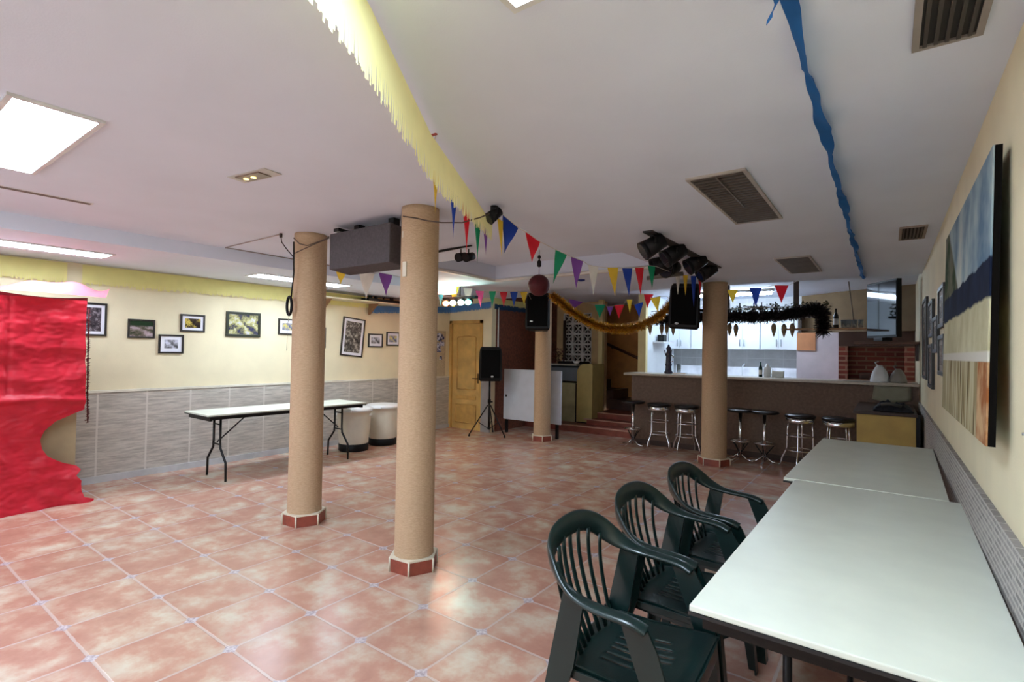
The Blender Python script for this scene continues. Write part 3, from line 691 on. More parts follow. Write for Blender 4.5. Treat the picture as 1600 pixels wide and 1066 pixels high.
# ================================================================ RUBBISH BINS
BIN = M('cream_white_plastic', (226, 218, 200), .45, vary=.03)
def make_bin():
    t = thing('rubbish_bin', 'bin', 'bin', group='lidded white bins by the left wall')
    MB().lathe([(.20, .10), (.205, .12), (.222, .3), (.238, .50), (.24, .55), (.25, .555), (.25, .575), (.235, .575), (.23, .55), (.19, .13)], n=36).build('body', BIN, t)
    MB().lathe([(.196, 0), (.208, .01), (.208, .10), (.2, .105)], n=36).build('base', BLACK, t)
    lid = MB().lathe([(.255, .565), (.262, .575), (.258, .60), (.235, .615), (.1, .63), (.02, .632)], n=36).build('lid', WHITE, t)
    MB().box(.18, .30, -.06, .06, .57, .59, .004).build('lid_tab', WHITE, lid)
    for s in (1, -1): MB().box(-.04, .04, s*.235-.02, s*.235+.02, .5, .53, .005).build('handle', WHITE, t)
    return t
b = make_bin(); rz = -1.0
place(b, False, (-6.24, 4.70, 0), rz, 'white lidded bin in front, beside the left folding table')
place(b, True, (-6.30, 5.28, 0), rz, 'white lidded bin behind, half hidden by the right near column')
bg = thing('bin_bag', 'black bag slumped between the second white bin and the wall', 'bag', (-6.42, 5.86, 0))
MB().lathe([(.05, 0), (.13, .04), (.15, .2), (.13, .42), (.08, .58), (.05, .64), (.07, .70)], n=24).build('sack', M('black_plastic_film', (16, 16, 18), .35, bump=.9, bscale=14), bg)

# ================================================================ SHELF ON THE LEFT WALL
sh = thing('wall_shelf', 'cream wall shelf high on the left wall, between the near columns', 'shelf', (XL+.03, 5.05, 2.18))
MB().box(0, .32, -1.0, 1.0, 0, .022, .003).build('board', M('cream_board', (222, 212, 182), .5), sh)
for y in (-.6, .25): MB().prism([(0, 0), (.22, 0), (.2, -.02), (.02, -.17), (0, -.17)], 'y', y, y+.03).build('bracket', M('brown_bracket', (150, 110, 76), .5), sh)
mb = thing('cable_box', 'low black box with plug sockets lying on the wall shelf', 'box', (XL+.2, 5.45, 2.203)); MB().box(-.1, .1, -.35, .3, 0, .05, .008).build('case', BLACK, mb)
for y, h in ((-.25, .08), (-.14, .07), (.18, .09)): MB().lathe([(.03, .05), (.03, .05+h*.5), (.02, .05+h*.6)], (0, y, 0), 14).build('knob', BLACK, mb)
MB().tube([(0, 0, .05), (.01, .03, .1)], .004).tube([(0, .02, .05), (.0, -.0, .11)], .004).build('wires', BLACK, mb)

# ================================================================ SPEAKERS
hs = thing('hanging_speaker', 'large charcoal speaker box hanging from the ceiling between the two near columns', 'speaker', (-3.16, 2.52, 2.07))
R_ = Matrix.Rotation(math.radians(3), 4, 'Y')
m = MB(); m.prism([(-.14, 0), (.05, -.02), (.16, .09), (.16, .25), (-.14, .28)], 'x', -.35, .35, .008); m.build('cabinet', GREYSP, hs)
MB().cyl((.35, .06, .175), (.356, .06, .175), .045, n=28).build('port', BLACK, hs)
MB().box(.2, .26, -.03, .03, .26, .349, .004).build('bracket', BLACKM, hs); MB().box(-.2, -.14, -.03, .03, .26, .349, .004).build('bracket', BLACKM, hs)
MB().box(-.36, -.30, -.1, .1, .305, .33).box(-.345, -.335, -.005, .005, .24, .305).build('mount_strip', BLACKM, hs)
def make_pa(name):
    t = thing(name, 's', 'speaker')
    pl = [(-.18, -.16), (.18, -.16), (.20, -.13), (.12, .15), (-.12, .15), (-.20, -.13)]
    m = MB(); rings = []
    for z, s in ((0, .86), (.03, .98), (.1, 1), (.5, .96), (.56, .90), (.59, .78)):
        rings.append([m.bm.verts.new((x*s, y*s, z)) for x, y in pl])
    m.skin(rings)
    for f in m.bm.faces: f.smooth = False
    m.build('cabinet', BLACK, t)
    MB().box(-.16, .16, -.172, -.15, .06, .54, .01).build('grille', M('black_mesh', (8, 8, 10), .8, vary=.3, scale=220, bump=.3, bscale=400, spec=.12), t)
    MB().lathe([(.001, -.178), (.022, -.177), (.024, -.172)], (0, 0, 0), 20, 1.0, .6).build('badge', M('white_badge', (210, 210, 214), .3), t)
    return t
def fix_badge(t):
    for c_ in t.children:
        if c_.name.startswith('badge'): c_.location = (0, 0, .12); c_.rotation_euler = (-PI/2, 0, 0); c_.location.y = -.346+.172
pa = make_pa('loudspeaker')
for c_ in pa.children:
    if c_.name.startswith('badge'):
        c_.rotation_euler = (PI/2, 0, 0); c_.location = (0, 0, .10); c_.location.y = 0.0
        c_.rotation_euler = (-PI/2, 0, 0); c_.location = (0, -.35, .10)
place(pa, False, (-4.47, 6.84, 1.79), 0, 'black loudspeaker mounted on the far column, behind the dark red ball', 'black loudspeakers', rot=(-.04, 0, .35))
place(pa, True, (-2.17, 6.86, 1.80), 0, 'black loudspeaker tilted down on the column by the bar', 'black loudspeakers', rot=(.12, .06, .1))
place(pa, True, (-5.58, 7.0, .94), 0, 'black loudspeaker standing on the floor tripod', 'black loudspeakers', rot=(0, 0, .75))
# brackets
for p, q, lab in (((-4.55, 6.9, 2.0), (-4.6, 7.12, 2.0), 'wall bracket holding the loudspeaker on the far column'), ((-2.12, 7.0, 2.05), (-2.0, 7.12, 2.05), 'wall bracket holding the tilted loudspeaker by the bar')):
    tag(MB().cyl(p, q, .02).build('speaker_bracket', BLACKM), lab, 'bracket')
# tripod
tp = thing('speaker_stand', 'black tripod stand with splayed legs carrying a loudspeaker', 'stand', (-5.58, 7.0, 0), .3)
MB().cyl((0, 0, .10), (0, 0, .60), .019).cyl((0, 0, .6), (0, 0, .95), .015).build('pole', BLACKM, tp)
MB().cyl((0, 0, .56), (0, 0, .62), .028).cyl((0, 0, .10), (0, 0, .14), .025).build('collar', BLACK, tp); MB().cyl((.02, 0, .58), (.06, 0, .58), .012).build('knob', BLACK, tp)
for k in range(3):
    a = 2*PI*k/3-.35; c_, s_ = math.cos(a), math.sin(a)
    l = MB().tube([(.03*c_, .03*s_, .52), (.36*c_, .36*s_, .02)], .011).build('leg', BLACKM, tp)
    MB().cyl((.355*c_, .355*s_, 0), (.355*c_, .355*s_, .03), .016).build('foot', BLACK, l)
    MB().tube([(.02*c_, .02*s_, .12), (.2*c_, .2*s_, .24)], .006).build('brace', BLACKM, tp)

# ================================================================ SPOTLIGHTS
def spot(x, y, z, r, l, az, el, label, group='black stage spotlights on the ceiling', top=H):
    t = thing('spotlight', label, 'spotlight', (x, y, z), 0, group)
    d = Vector((math.cos(el)*math.cos(az), math.cos(el)*math.sin(az), math.sin(el)))
    m = MB(); m.cyl(-d*l*.5, d*l*.32, r*.82, r, 24); m.cyl(d*l*.32, d*l*.5, r, r*1.06, 24); m.build('can', BLACK, t)
    MB().cyl(d*l*.5, d*l*.503, r*.9, n=24).build('lens', M('dark_lens', (40, 42, 60), .1), t)
    s = d.cross(Vector((0, 0, 1))).normalized()*(r*1.08)
    hh = top-z
    MB().tube([s, s+Vector((0, 0, hh*.55)), Vector((0, 0, hh-.01)), -s+Vector((0, 0, hh*.55)), -s], .007, 8).cyl((0, 0, hh-.03), (0, 0, hh-.002), .025).build('yoke', BLACKM, t)
    return t
def sp_at(px, py, Y): return onY(px, py, Y)
for (px, py, Y, r, l, az, el, lab) in ((1020, 384, 3.97, .075, .19, math.radians(215), -.55, 'black stage spotlight nearest the camera of the group before the bar column'),
                                      (1053, 397, 4.5, .08, .2, math.radians(215), -.55, 'second black stage spotlight of the group before the bar column'),
                                      (1087, 411, 5.15, .08, .19, math.radians(215), -.55, 'third black stage spotlight of the group before the bar column'),
                                      (1104, 421, 5.7, .085, .19, math.radians(215), -.5, 'black stage spotlight closest to the bar column'),
                                      (1033, 414, 5.0, .085, .2, math.radians(190), -.25, 'black stage spotlight turned left beneath the second one'),
                                      (1048, 420, 5.2, .075, .2, math.radians(255), -.3, 'lowest black stage spotlight, pointing towards the camera'),
                                      (772, 329, 2.66, .04, .10, math.radians(240), -.7, 'single small black spotlight where the yellow streamer ends')):
    p = sp_at(px, py, Y)
    spot(p.x, p.y, min(p.z, 2.36), r, l, az, el, lab)
rb = MB().box(-1.56, -1.48, 3.85, 5.9, H-.012, H).build('mounting_rail', M('dark_rail', (52, 46, 44), .6)); tag(rb, 'dark ceiling rail carrying the group of spotlights', 'rail')
pr = onY(1035, 433, 5.4); tag(MB().cyl(pr+Vector((-.17, 0, .0)), pr+Vector((.22, 0, .02)), .022, n=16).build('spot_tube', M('grey_tube', (96, 90, 84), .5)), 'short grey tube lamp hanging under the group of spotlights', 'lamp')
tk = thing('track_bar', 'thin black bar behind the nearest column with two small round spotlights', 'track light', (-3.3, 3.55, 2.36))
a0 = onY(640, 402, 3.55)-Vector((-3.3, 3.55, 2.36)); a1 = onY(737, 383, 3.55)-Vector((-3.3, 3.55, 2.36))
MB().tube([a0, a1], .012, 8).build('bar', BLACKM, tk)
for px in (720, 732):
    c_ = onY(px, 402, 3.55)-Vector((-3.3, 3.55, 2.36))
    MB().cyl(c_+Vector((0, .06, .02)), c_+Vector((0, -.04, -.01)), .035, .042, 20).build('spot_head', BLACK, tk); MB().cyl(c_, c_+Vector((0, 0, .075)), .006).build('arm', BLACKM, tk)
MB().cyl(a0.lerp(a1, .3), a0.lerp(a1, .3)+Vector((0, 0, .05)), .01).build('hanger', BLACKM, tk)
# disco lamps
dl = thing('disco_lamp_bar', 'bar of small coloured disco lamps glowing orange, white and turquoise', 'disco light', (-5.15, 5.72, 2.20))
MB().box(-.32, .32, -.04, .04, .02, .06, .006).build('housing', BLACK, dl); MB().cyl((0, 0, .06), (0, 0, .21), .01).build('hanger', BLACKM, dl)
for x, c_, e in ((-.22, (255, 110, 60), 40), (-.08, (255, 214, 160), 50), (.08, (220, 255, 250), 50), (.22, (80, 230, 210), 25)):
    MB().cyl((x, -.01, 0), (x, -.05, -.03), .042, .05, 20).build('lamp_can', BLACK, dl); MB().lathe([(.001, -.045), (.025, -.04), (.042, -.02), (.045, 0), (.03, .02), (.001, .03)], (x, -.07, -.03), 16).build('lamp_bulb', lamp_mat('glow_%d' % e+str(c_[2]), c_, e), dl)
# ball with its motor hanging in the recess
rbz = onY(842, 446, 4.7)
ball = thing('hanging_ball', 'dark red ball hanging on a cord under a small black motor', 'ball', (rbz.x, rbz.y, rbz.z))
MB().lathe([(.118*math.sin(PI*k/16)+.0005, -.118*math.cos(PI*k/16)) for k in range(17)], n=32).build('sphere', M('dark_red_foil_ball', (84, 8, 22), .6, 0, vary=.1, scale=30), ball)
MB().cyl((0, 0, .11), (0, 0, RZ-rbz.z), .003, n=6).build('cord', BLACKM, ball)
MB().lathe([(.01, 0), (.024, .01), (.024, .06), (.01, .075), (.008, .09), (.018, .1), (.018, .12), (.006, .13)], (0, 0, .20), 18).build('motor', BLACK, ball)

# ================================================================ CABLES
cb = thing('hanging_cable', 'black cable hanging from a ceiling hook in a coil beside the left near column', 'cable', (-4.1, 2.33, 2.42))
def L_(px, py, Y=2.33): return onY(px, py, Y)-Vector((-4.1, 2.33, 2.42))
MB().tube([L_(439, 369), L_(440, 378), L_(447, 388), L_(457, 400), L_(460, 404)], .004).tube([L_(459, 378), L_(459, 400), L_(459, 425), L_(457, 445), L_(455, 465)], .006).build('wire', BLACK, cb)
cc = L_(452, 478); MB().tube([cc+Vector((.034*math.cos(a*PI/12), .0, .075*math.sin(a*PI/12))) for a in range(24)], .011, 8, close=True).build('coil', BLACK, cb)
MB().tube([L_(452, 492), L_(449, 510), L_(448, 548)], .0018).build('thin_string', M('grey_string', (150, 140, 120), .7), cb)
MB().cyl(L_(439, 364), L_(439, 371), .012).build('hook', M('dark_hook', (60, 46, 40), .6), cb)
c2 = thing('ceiling_cable', 'thin cable running over the ceiling from the hook to the edge of the lowered part', 'cable', (-4.3, 2.4, H))
o_ = Vector((-4.3, 2.4, H))
q1, q2, q3 = onZ(439, 366, H-.006), onZ(352, 387, H-.006), Vector((-5.215, 4.2, H-.006))
MB().tube([q1-o_, q2-o_, q3-o_], .005, 6).build('wire', M('grey_brown_wire', (166, 154, 150), .7), c2)
c3 = thing('speaker_cable', 'dark cables looping across the top of the near columns to the hanging speaker', 'cable', (-3.97, 2.36, 2.36)); o_ = Vector((-3.97, 2.36, 2.36))
MB().tube([onY(x, y, 2.36)-o_ for x, y in ((459, 372), (468, 381), (480, 384), (494, 379), (508, 374), (514, 370))], .004).tube([onY(x, y, 2.36)-o_ for x, y in ((460, 396), (475, 389), (495, 380), (514, 372))], .004).build('wire', M('brown_wire', (70, 52, 38), .6), c3)
MB().tube([onY(x, y, 2.30)-o_ for x, y in ((630, 338), (650, 341), (668, 345), (690, 348), (722, 348), (750, 340), (765, 334))], .004).build('wire', M('brown_wire', (70, 52, 38), .6), c3)
tk2 = thing('cable_trunking', 'narrow white cable trunking with a small box on the nearest column', 'cable cover', (-2.70, 2.36, 0)); o_ = Vector((-2.70, 2.36, 0))
for a, b_, w_ in (((629, 338), (631, 440), .008),): MB().tube([onY(a[0], a[1], 2.36)-o_, onY(b_[0], b_[1], 2.36)-o_], w_, 6).build('duct', M('cream_plastic', (222, 212, 190), .5), tk2)
p = onY(634, 421, 2.33)-o_; MB().box(p.x-.018, p.x+.018, p.y-.015, p.y+.015, p.z-.05, p.z+.05, .004).build('switch_box', M('cream_plastic', (222, 212, 190), .5), tk2)
p = onY(632, 366, 2.34)-o_; MB().box(p.x-.012, p.x+.012, p.y-.012, p.y+.012, p.z-.025, p.z+.02, .004).build('hook_plate', M('cream_plastic', (222, 212, 190), .5), tk2)

# ================================================================ GARLANDS
GOLD = M('gold_foil', (226, 170, 66), .3, .75, vary=.3, scale=60)
P_ = [onY(x, y, 6.75) for x, y in ((862, 462), (874, 470), (890, 484), (908, 497), (930, 508), (955, 514), (980, 515), (1005, 508), (1028, 495), (1042, 483), (1052, 470))]
tinsel('gold_tinsel_garland', 'thick gold tinsel garland sagging between the two column loudspeakers', P_, .085, 9000, GOLD, w=.004)
P_ = [onY(x, y, 7.75) for x, y in ((1022, 500), (1060, 497), (1100, 496), (1140, 496), (1180, 495), (1215, 493), (1250, 489), (1275, 482), (1285, 492), (1286, 520))]
tinsel('dark_garland', 'bushy dark tinsel garland along the hanging rack over the bar', P_, .11, 9000, M('dark_aubergine_foil', (30, 18, 20), .5, .1), w=.006)

# ================================================================ BAR
BARF = M('grey_brown_stippled_tiles', (112, 88, 72), .6, vary=.12, scale=30, bump=.3, bscale=80)
bar = thing('bar_counter', 'long bar counter clad in grey-brown tiles with a thin pale top', 'bar counter', (-1.6, 8.0, 0))
MB().box(-1.80, 1.90, 0, .12, 0, 1.105).box(-1.80, -1.70, .12, .45, 0, 1.105).build('front_panel', BARF, bar)
MB().box(-1.90, 1.905, -.10, .48, 1.105, 1.14, .006).build('worktop', M('pale_stone_top', (188, 176, 160), .3, vary=.08, scale=20), bar)
MB().box(-1.78, 1.9, -.012, 0, 0, .08).build('kick_plate', M('dark_kick', (70, 50, 42), .6), bar)
# stools
SEAT = M('black_vinyl', (22, 18, 18), .35)
def make_ring_stool():
    t = thing('bar_stool', 's', 'bar stool')
    MB().lathe([(.01, .655), (.15, .655), (.175, .665), (.18, .685), (.165, .70), (.1, .708), (.01, .71)], n=32).build('seat', SEAT, t)
    MB().lathe([(.168, .60), (.172, .605), (.172, .655), (.165, .658), (.1, .658)], n=32).build('seat_band', CHROME, t)
    for k in range(4):
        a = PI/4+k*PI/2; c_, s_ = math.cos(a), math.sin(a)
        MB().tube([(.13*c_, .13*s_, .62), (.145*c_, .145*s_, .5), (.150*c_, .150*s_, .27), (.168*c_, .168*s_, .21), (.21*c_, .21*s_, .12), (.222*c_, .222*s_, .06), (.222*c_, .222*s_, 0)], .011, 10).build('leg', CHROME, t)
    for z, r in ((.43, .152), (.245, .165)): MB().tube([(r*math.cos(a*PI/16), r*math.sin(a*PI/16), z) for a in range(32)], .009, 8, close=True).build('foot_ring', CHROME, t)
    return t
def make_post_stool():
    t = thing('pedestal_stool', 's', 'bar stool')
    MB().lathe([(.01, .665), (.15, .668), (.178, .68), (.178, .70), (.16, .708), (.01, .71)], n=32).build('seat', SEAT, t)
    MB().cyl((0, 0, .03), (0, 0, .67), .024).build('post', CHROME, t)
    MB().tube([(.135*math.cos(a*PI/16), .135*math.sin(a*PI/16), .27) for a in range(32)], .009, 8, close=True).tube([(-.135, 0, .27), (.135, 0, .27)], .007).build('foot_ring', CHROME, t)
    for k in range(4):
        a = PI/4+k*PI/2+.3; c_, s_ = math.cos(a), math.sin(a)
        MB().tube([(.02*c_, .02*s_, .09), (.10*c_, .10*s_, .03), (.2*c_, .2*s_, .015)], .014, 10).build('foot', CHROME, t)
        MB().tube([(.022*c_, .022*s_, .12), (.13*c_, .13*s_, .27)], .007).build('strut', BLACKM, t)
    return t
rs, ps = make_ring_stool(), make_post_stool()
G = 'stools along the bar'
place(ps, False, (-3.26, 7.75, 0), .2, 'single-post stool at the left end of the bar beside the steps', G)
place(rs, False, (-2.83, 7.72, 0), .3, 'chrome four-legged stool, left one of the pair between steps and column', G)
place(rs, True, (-2.42, 7.74, 0), .5, 'chrome four-legged stool just left of the column by the bar', G)
place(ps, True, (-1.66, 7.68, 0), .1, 'single-post stool just right of the column by the bar', G)
place(ps, True, (-1.35, 7.66, 0), .5, 'single-post stool second to the right of the column by the bar', G)
place(rs, True, (-.92, 7.60, 0), .75, 'chrome four-legged stool right of the single-post pair', G)
place(rs, True, (-.50, 7.56, 0), .2, 'chrome four-legged stool next to the yellow cabinet', G)
# beer tap, bottles, jug, bag on the bar
tap = thing('beer_tap', 'dark ornate beer tap tower with chrome spouts on the bar', 'beer tap', (-2.86, 8.2, 1.14))
MB().lathe([(.06, 0), (.07, .02), (.05, .05), (.045, .12), (.055, .14), (.045, .17), (.042, .28), (.055, .30), (.035, .34), (.03, .38), (.045, .40), (.02, .44), (.012, .47)], n=24).build('tower', M('dark_ceramic', (48, 44, 60), .2, vary=.2, scale=20), tap)
MB().tube([(.03, -.03, .3), (.09, -.06, .3), (.1, -.06, .26)], .010).tube([(.03, -.03, .2), (.08, -.05, .2)], .008).build('spout', CHROME, tap); MB().tube([(.05, -.04, .31), (.06, -.05, .38)], .01).tube([(-.04, -.03, .30), (-.05, -.04, .38)], .009).build('tap_lever', BLACK, tap)
tr_ = thing('drip_tray', 'small chrome drip tray with glasses beside the beer tap', 'tray', (-2.66, 8.16, 1.14)); MB().box(-.1, .1, -.05, .05, 0, .025, .004).build('tray', CHROME, tr_)
GL = M('clear_glass', (230, 238, 240), .06, trans=.85, vary=.01)
MB().lathe([(.001, 0.03), (.03, .03), (.036, .16), (.033, .16), (.027, .04), (.001, .04)], (-.02, 0, 0), 18).build('glass', GL, tr_)
def bottle(loc, label, c, h=.24, lab=(226, 226, 220), cat='bottle', name='bottle', group=None):
    t = thing(name, label, cat, loc, 0, group); k = h/.3
    MB().lathe([(.03*k, 0), (.037*k, .006*k), (.037*k, .17*k), (.03*k, .205*k), (.014*k, .235*k), (.013*k, .29*k), (.016*k, .292*k), (.016*k, .3*k)], n=20).build('body', M('glass_%d_%d_%d' % c, c, .12), t)
    MB().lathe([(.0375*k, .05*k), (.0378*k, .052*k), (.0378*k, .14*k), (.0375*k, .142*k)], n=20).build('label_wrap', M('paper_label', lab, .7), t)
    return t
bottle((-1.52, 8.3, 1.14), 'dark green bottle with white label standing on the bar', (14, 54, 46), .22)
jg = thing('white_jug', 'white plastic jug with a round cap beside the green bottle', 'jug', (-1.43, 8.3, 1.14)); MB().lathe([(.04, 0), (.048, .01), (.048, .13), (.03, .165), (.02, .17), (.02, .2)], n=20).build('body', WHITE, jg)
MB().tube([(.045, 0, .12), (.075, 0, .11), (.075, 0, .06), (.047, 0, .05)], .007).build('handle', WHITE, jg)
wbx = thing('white_box', 'low white carton on the bar right of the jug', 'box', (-1.29, 8.3, 1.14)); MB().box(-.075, .075, -.05, .05, 0, .085, .003).build('carton', M('white_card', (226, 232, 228), .6), wbx)
MB().box(-.078, .078, -.053, .053, .085, .095, .002).build('lid', M('white_card', (226, 232, 228), .6), wbx)
def bag(loc, label, sx, sy, h, mat, seed):
    t = thing('plastic_bag', label, 'bag', loc); m = MB(); rings = []; n = 20
    for k in range(9):
        s = k/8; rr = (1-.75*s**2.2)
        rings.append([m.bm.verts.new((sx*rr*math.cos(2*PI*j/n)*(1+.16*NZ.noise(Vector((j*.9, s*4, seed)))), sy*rr*math.sin(2*PI*j/n)*(1+.16*NZ.noise(Vector((j*.9, s*4, seed+5)))), h*s)) for j in range(n)])
    m.skin(rings); m.build('film', mat, t); MB().tube([(-.02, 0, h*.95), (-.05, 0, h*1.15), (-.01, .0, h*1.2)], .008).build('knot', mat, t); return t
bag((-.09, 8.12, 1.14), 'knotted white plastic bag at the right end of the bar', .10, .08, .22, M('white_film', (226, 228, 230), .4, bump=.6, bscale=18), 1)
bag((.10, 8.14, 1.14), 'greyish translucent plastic bag beside the knotted white one', .09, .08, .18, M('grey_film', (150, 144, 134), .4, bump=.6, bscale=18), 4)
sg = thing('paper_sheet', 'pale blank sheet taped on the bar front above the yellow cabinet', 'paper', (.02, 7.985, .93)); MB().grid(lambda u, v: (-.19+u*.40+.03*v*(1-u), -.006-.012*math.sin(u*3)*v, -.03*math.sin(u*PI)+v*.20), 8, 5).build('sheet', M('pale_grey_paper', (150, 146, 126), .8), sg, solid=.003)
# yellow cabinet with jacket
yc = thing('yellow_cabinet', 'pale yellow cabinet with a dark top in the corner between bar and right wall', 'cabinet', (-.01, 7.2, 0))
MB().box(-.26, .235, -.62, .68, .04, .86, .003).build('body', M('ochre_yellow_board', (186, 156, 84), .6, vary=.06), yc); MB().box(-.29, .25, -.65, .68, .86, .89, .004).build('top', DARKWOOD, yc)
MB().box(-.24, .22, -.6, .66, 0, .04).build('plinth', BLACKM, yc); MB().box(.237, .27, -.63, -.58, 0, .88).build('gap_shade_strip', BLACK, yc)  # black strip stands for the dark gap at the cabinet's right
jk = thing('folded_jacket', 'crumpled dark jacket lying on the yellow cabinet', 'jacket', (.04, 6.86, .892))
def jf(u, v):
    x, y = -.17+.34*u, -.2+.42*v; e = min(u, 1-u, v, 1-v)*5; e = min(1, e)
    return (x+.02*NZ.noise(Vector((u*5, v*5, 1))), y+.02*NZ.noise(Vector((u*5, v*5, 7))), .004+e*(.06+.05*NZ.noise(Vector((u*4, v*4, 3)))+.025*NZ.noise(Vector((u*11, v*11, 3)))))
MB().grid(jf, 30, 30).build('cloth', M('dark_navy_cloth', (24, 24, 34), .85), jk, solid=.006); MB().tube([(-.10, -.18, .07), (-.02, -.2, .085), (.07, -.19, .06)], .018, 10).build('sleeve', M('grey_lining', (70, 66, 62), .8), jk)

# ================================================================ HANGING RACK OVER THE BAR
rk = thing('hanging_rack', 'brown hanging glass rack over the bar on a post from the ceiling', 'rack', (-1.9, 7.9, 0))
MB().box(-1.1, 1.15, -.12, .2, 1.98, 2.01).build('shelf_board', DARKWOOD, rk)
MB().box(.86, .92, -.02, .04, 2.01, 2.5).build('post', DARKWOOD, rk); MB().box(-.02, .03, .02, .06, 2.01, 2.5).build('post', DARKWOOD, rk)
r_ = MB()
for x in [-.9+.13*k for k in range(16)]: r_.cyl((x, -.1, 2.01), (x, -.1, 2.12), .005, n=6)
r_.cyl((-1.1, -.1, 2.12), (1.15, -.1, 2.12), .007).cyl((-1.1, .18, 2.12), (1.15, .18, 2.12), .007); r_.build('gallery_rail', M('brass_rail', (150, 140, 120), .4, .5), rk)
k_ = 0
for px in (1156, 1178, 1190, 1212):
    p = onY(px, 470, 7.96); bottle((p.x, 7.96, 2.011), ['dark bottle on the hanging rack, just right of the column', 'blue bottle on the hanging rack under the blue pennant', 'pale bottle on the hanging rack beside the blue one', 'dark bottle on the hanging rack under the red pennant'][k_], [(36, 40, 42), (30, 50, 130), (120, 110, 120), (30, 26, 28)][k_], .20, group='bottles on the hanging rack'); k_ += 1
# hanging cones of dried leaves
cone_m = M('dried_leaf', (150, 128, 98), .8, vary=.25, scale=30)
def cone():
    t = thing('hanging_cone', 's', 'ornament'); m = MB()
    m.lathe([(.012, 0), (.03, -.03), (.034, -.07), (.022, -.13), (.004, -.185)], n=12); m.build('cone', cone_m, t)
    MB().cyl((0, 0, 0), (0, 0, .06), .002, n=6).build('string', M('grey_string', (150, 140, 120), .7), t); return t
cn = cone()
for k, (px, lab) in enumerate(((1016, 'leftmost of the pale cones hanging under the rack'), (1034, 'second of the pale cones left of the bar column'), (1042, 'third of the pale cones left of the bar column'), (1052, 'pale cone hanging just left of the bar loudspeaker'), (1117+23, 'pale cone hanging nearest the right side of the bar column'), (1150, 'pale cone second to the right of the bar column'), (1209, 'pale cone hanging left of the white cupboard edge'), (1225, 'last pale cone of the row, before the dark garland tail'), (1238, 'pale cone at the corner of the wall cupboards'))):
    p = onY(px, 502+(k % 2), 7.9); place(cn, k > 0, (p.x, 7.9, min(p.z, 1.97)-.03), k*.4, lab, 'cones hanging under the rack')
# ivy plant
def plant(name, label, loc, n, rx, ry, rz_, leaf, mat, seed=0, trail=0):
    random.seed(seed); t = thing(name, label, 'plant', loc); m = MB()
    for k in range(n):
        u, v = random.uniform(0, 2*PI), random.gauss(0, .5)
        c_ = Vector((rx*random.uniform(-1, 1), ry*random.uniform(-1, 1), rz_*random.uniform(0, 1)**1.3))
        if trail and random.random() < .4: c_.z -= random.random()*trail
        d = Vector((math.cos(u), math.sin(u), v)).normalized(); s = d.cross(Vector((0, 0, 1))).normalized()
        l = leaf*random.uniform(.6, 1.2)
        m.quad(c_, c_+d*l*.5+s*l*.4, c_+d*l, c_+d*l*.5-s*l*.4)
    m.build('leaves', mat, t, flat=True)
    st = MB()
    for k in range(6): st.tube([(0, 0, 0), (rx*random.uniform(-.5, .5), ry*random.uniform(-.5, .5), rz_*.4), (rx*random.uniform(-.9, .9), ry*random.uniform(-.9, .9), rz_*.8)], .004)
    st.build('stems', M('brown_stem', (80, 64, 40), .8), t); return t
IVY = thin('ivy_leaf', (64, 82, 46), vary=.4, tr=.2)
plant('artificial_ivy', 'spray of green and brown ivy leaves at the right end of the hanging rack', (-.83, 7.9, 2.02), 420, .22, .1, .16, .05, thin('dry_ivy_leaf', (84, 76, 44), vary=.4, tr=.2), 3)
plant('artificial_ivy', 'thin green ivy trail along the rail of the hanging rack', (-1.45, 7.9, 2.10), 170, .36, .05, .07, .045, IVY, 5)
plant('artificial_ivy', 'green ivy tuft on the rack just right of the bar column', (-1.80, 7.9, 2.03), 90, .08, .05, .12, .045, IVY, 9)

# ================================================================ KITCHEN
WC = M('white_cupboard', (236, 242, 246), .35, vary=.01)
HD = M('steel_handle', (150, 156, 166), .3, .8)
def wall_unit(x0, x1, label):
    t = thing('wall_cupboard', label, 'cupboard', ((x0+x1)/2, 10.2, 1.56), 0, 'white wall cupboards over the kitchen counter'); w_ = (x1-x0)/2
    MB().box(-w_, w_, -.33, -.003, 0, .72).build('carcass', WC, t)
    for a, b_, hx in ((-w_+.004, -.002, -.035), (.002, w_-.004, .035)):
        dd = MB().box(a, b_, -.352, -.332, .004, .716, .002).build('door', WC, t)
        MB().tube([(hx, -.352, .06), (hx, -.375, .06), (hx, -.375, .17), (hx, -.352, .17)], .006).build('handle', HD, dd)
    return t
for i, (a, b_) in enumerate(((-3.44, -3.02), (-3.01, -2.41), (-2.40, -1.82), (-1.81, -1.23))):
    wall_unit(a, b_, ['leftmost white wall cupboard behind the beer tap', 'white wall cupboard second from the left, behind the bar column', 'white wall cupboard right of the bar column', 'rightmost white wall cupboard beside the tiled chimney side'][i])
kc = thing('kitchen_counter', 'white kitchen counter along the back wall behind the bar', 'counter', (-2.2, 9.9, 0))
MB().box(-1.2, 1.58, -.28, .28, 0, .98).build('cabinets', WC, kc); MB().box(-1.2, 1.58, -.3, .298, .98, 1.02, .003).build('worktop', WHITE, kc); MB().box(-1.2, .97, .27, .298, 1.02, 1.24).build('upstand', M('white_marble', (236, 236, 242), .3), kc)
fa = thing('mixer_tap', 'small chrome mixer tap over the kitchen sink', 'tap', (-2.12, 9.95, 1.02)); MB().tube([(0, 0, 0), (0, 0, .24), (.03, -.04, .28), (.07, -.1, .27)], .011).build('spout', CHROME, fa); MB().tube([(0, 0, .2), (.04, .01, .3)], .008).build('lever', CHROME, fa)
ws = thing('kitchen_shelf', 'small white wall shelf with a black box in the kitchen corner', 'shelf', (-3.45, 9.3, 1.66)); MB().box(0, .2, -.25, .3, 0, .02).build('board', WHITE, ws)
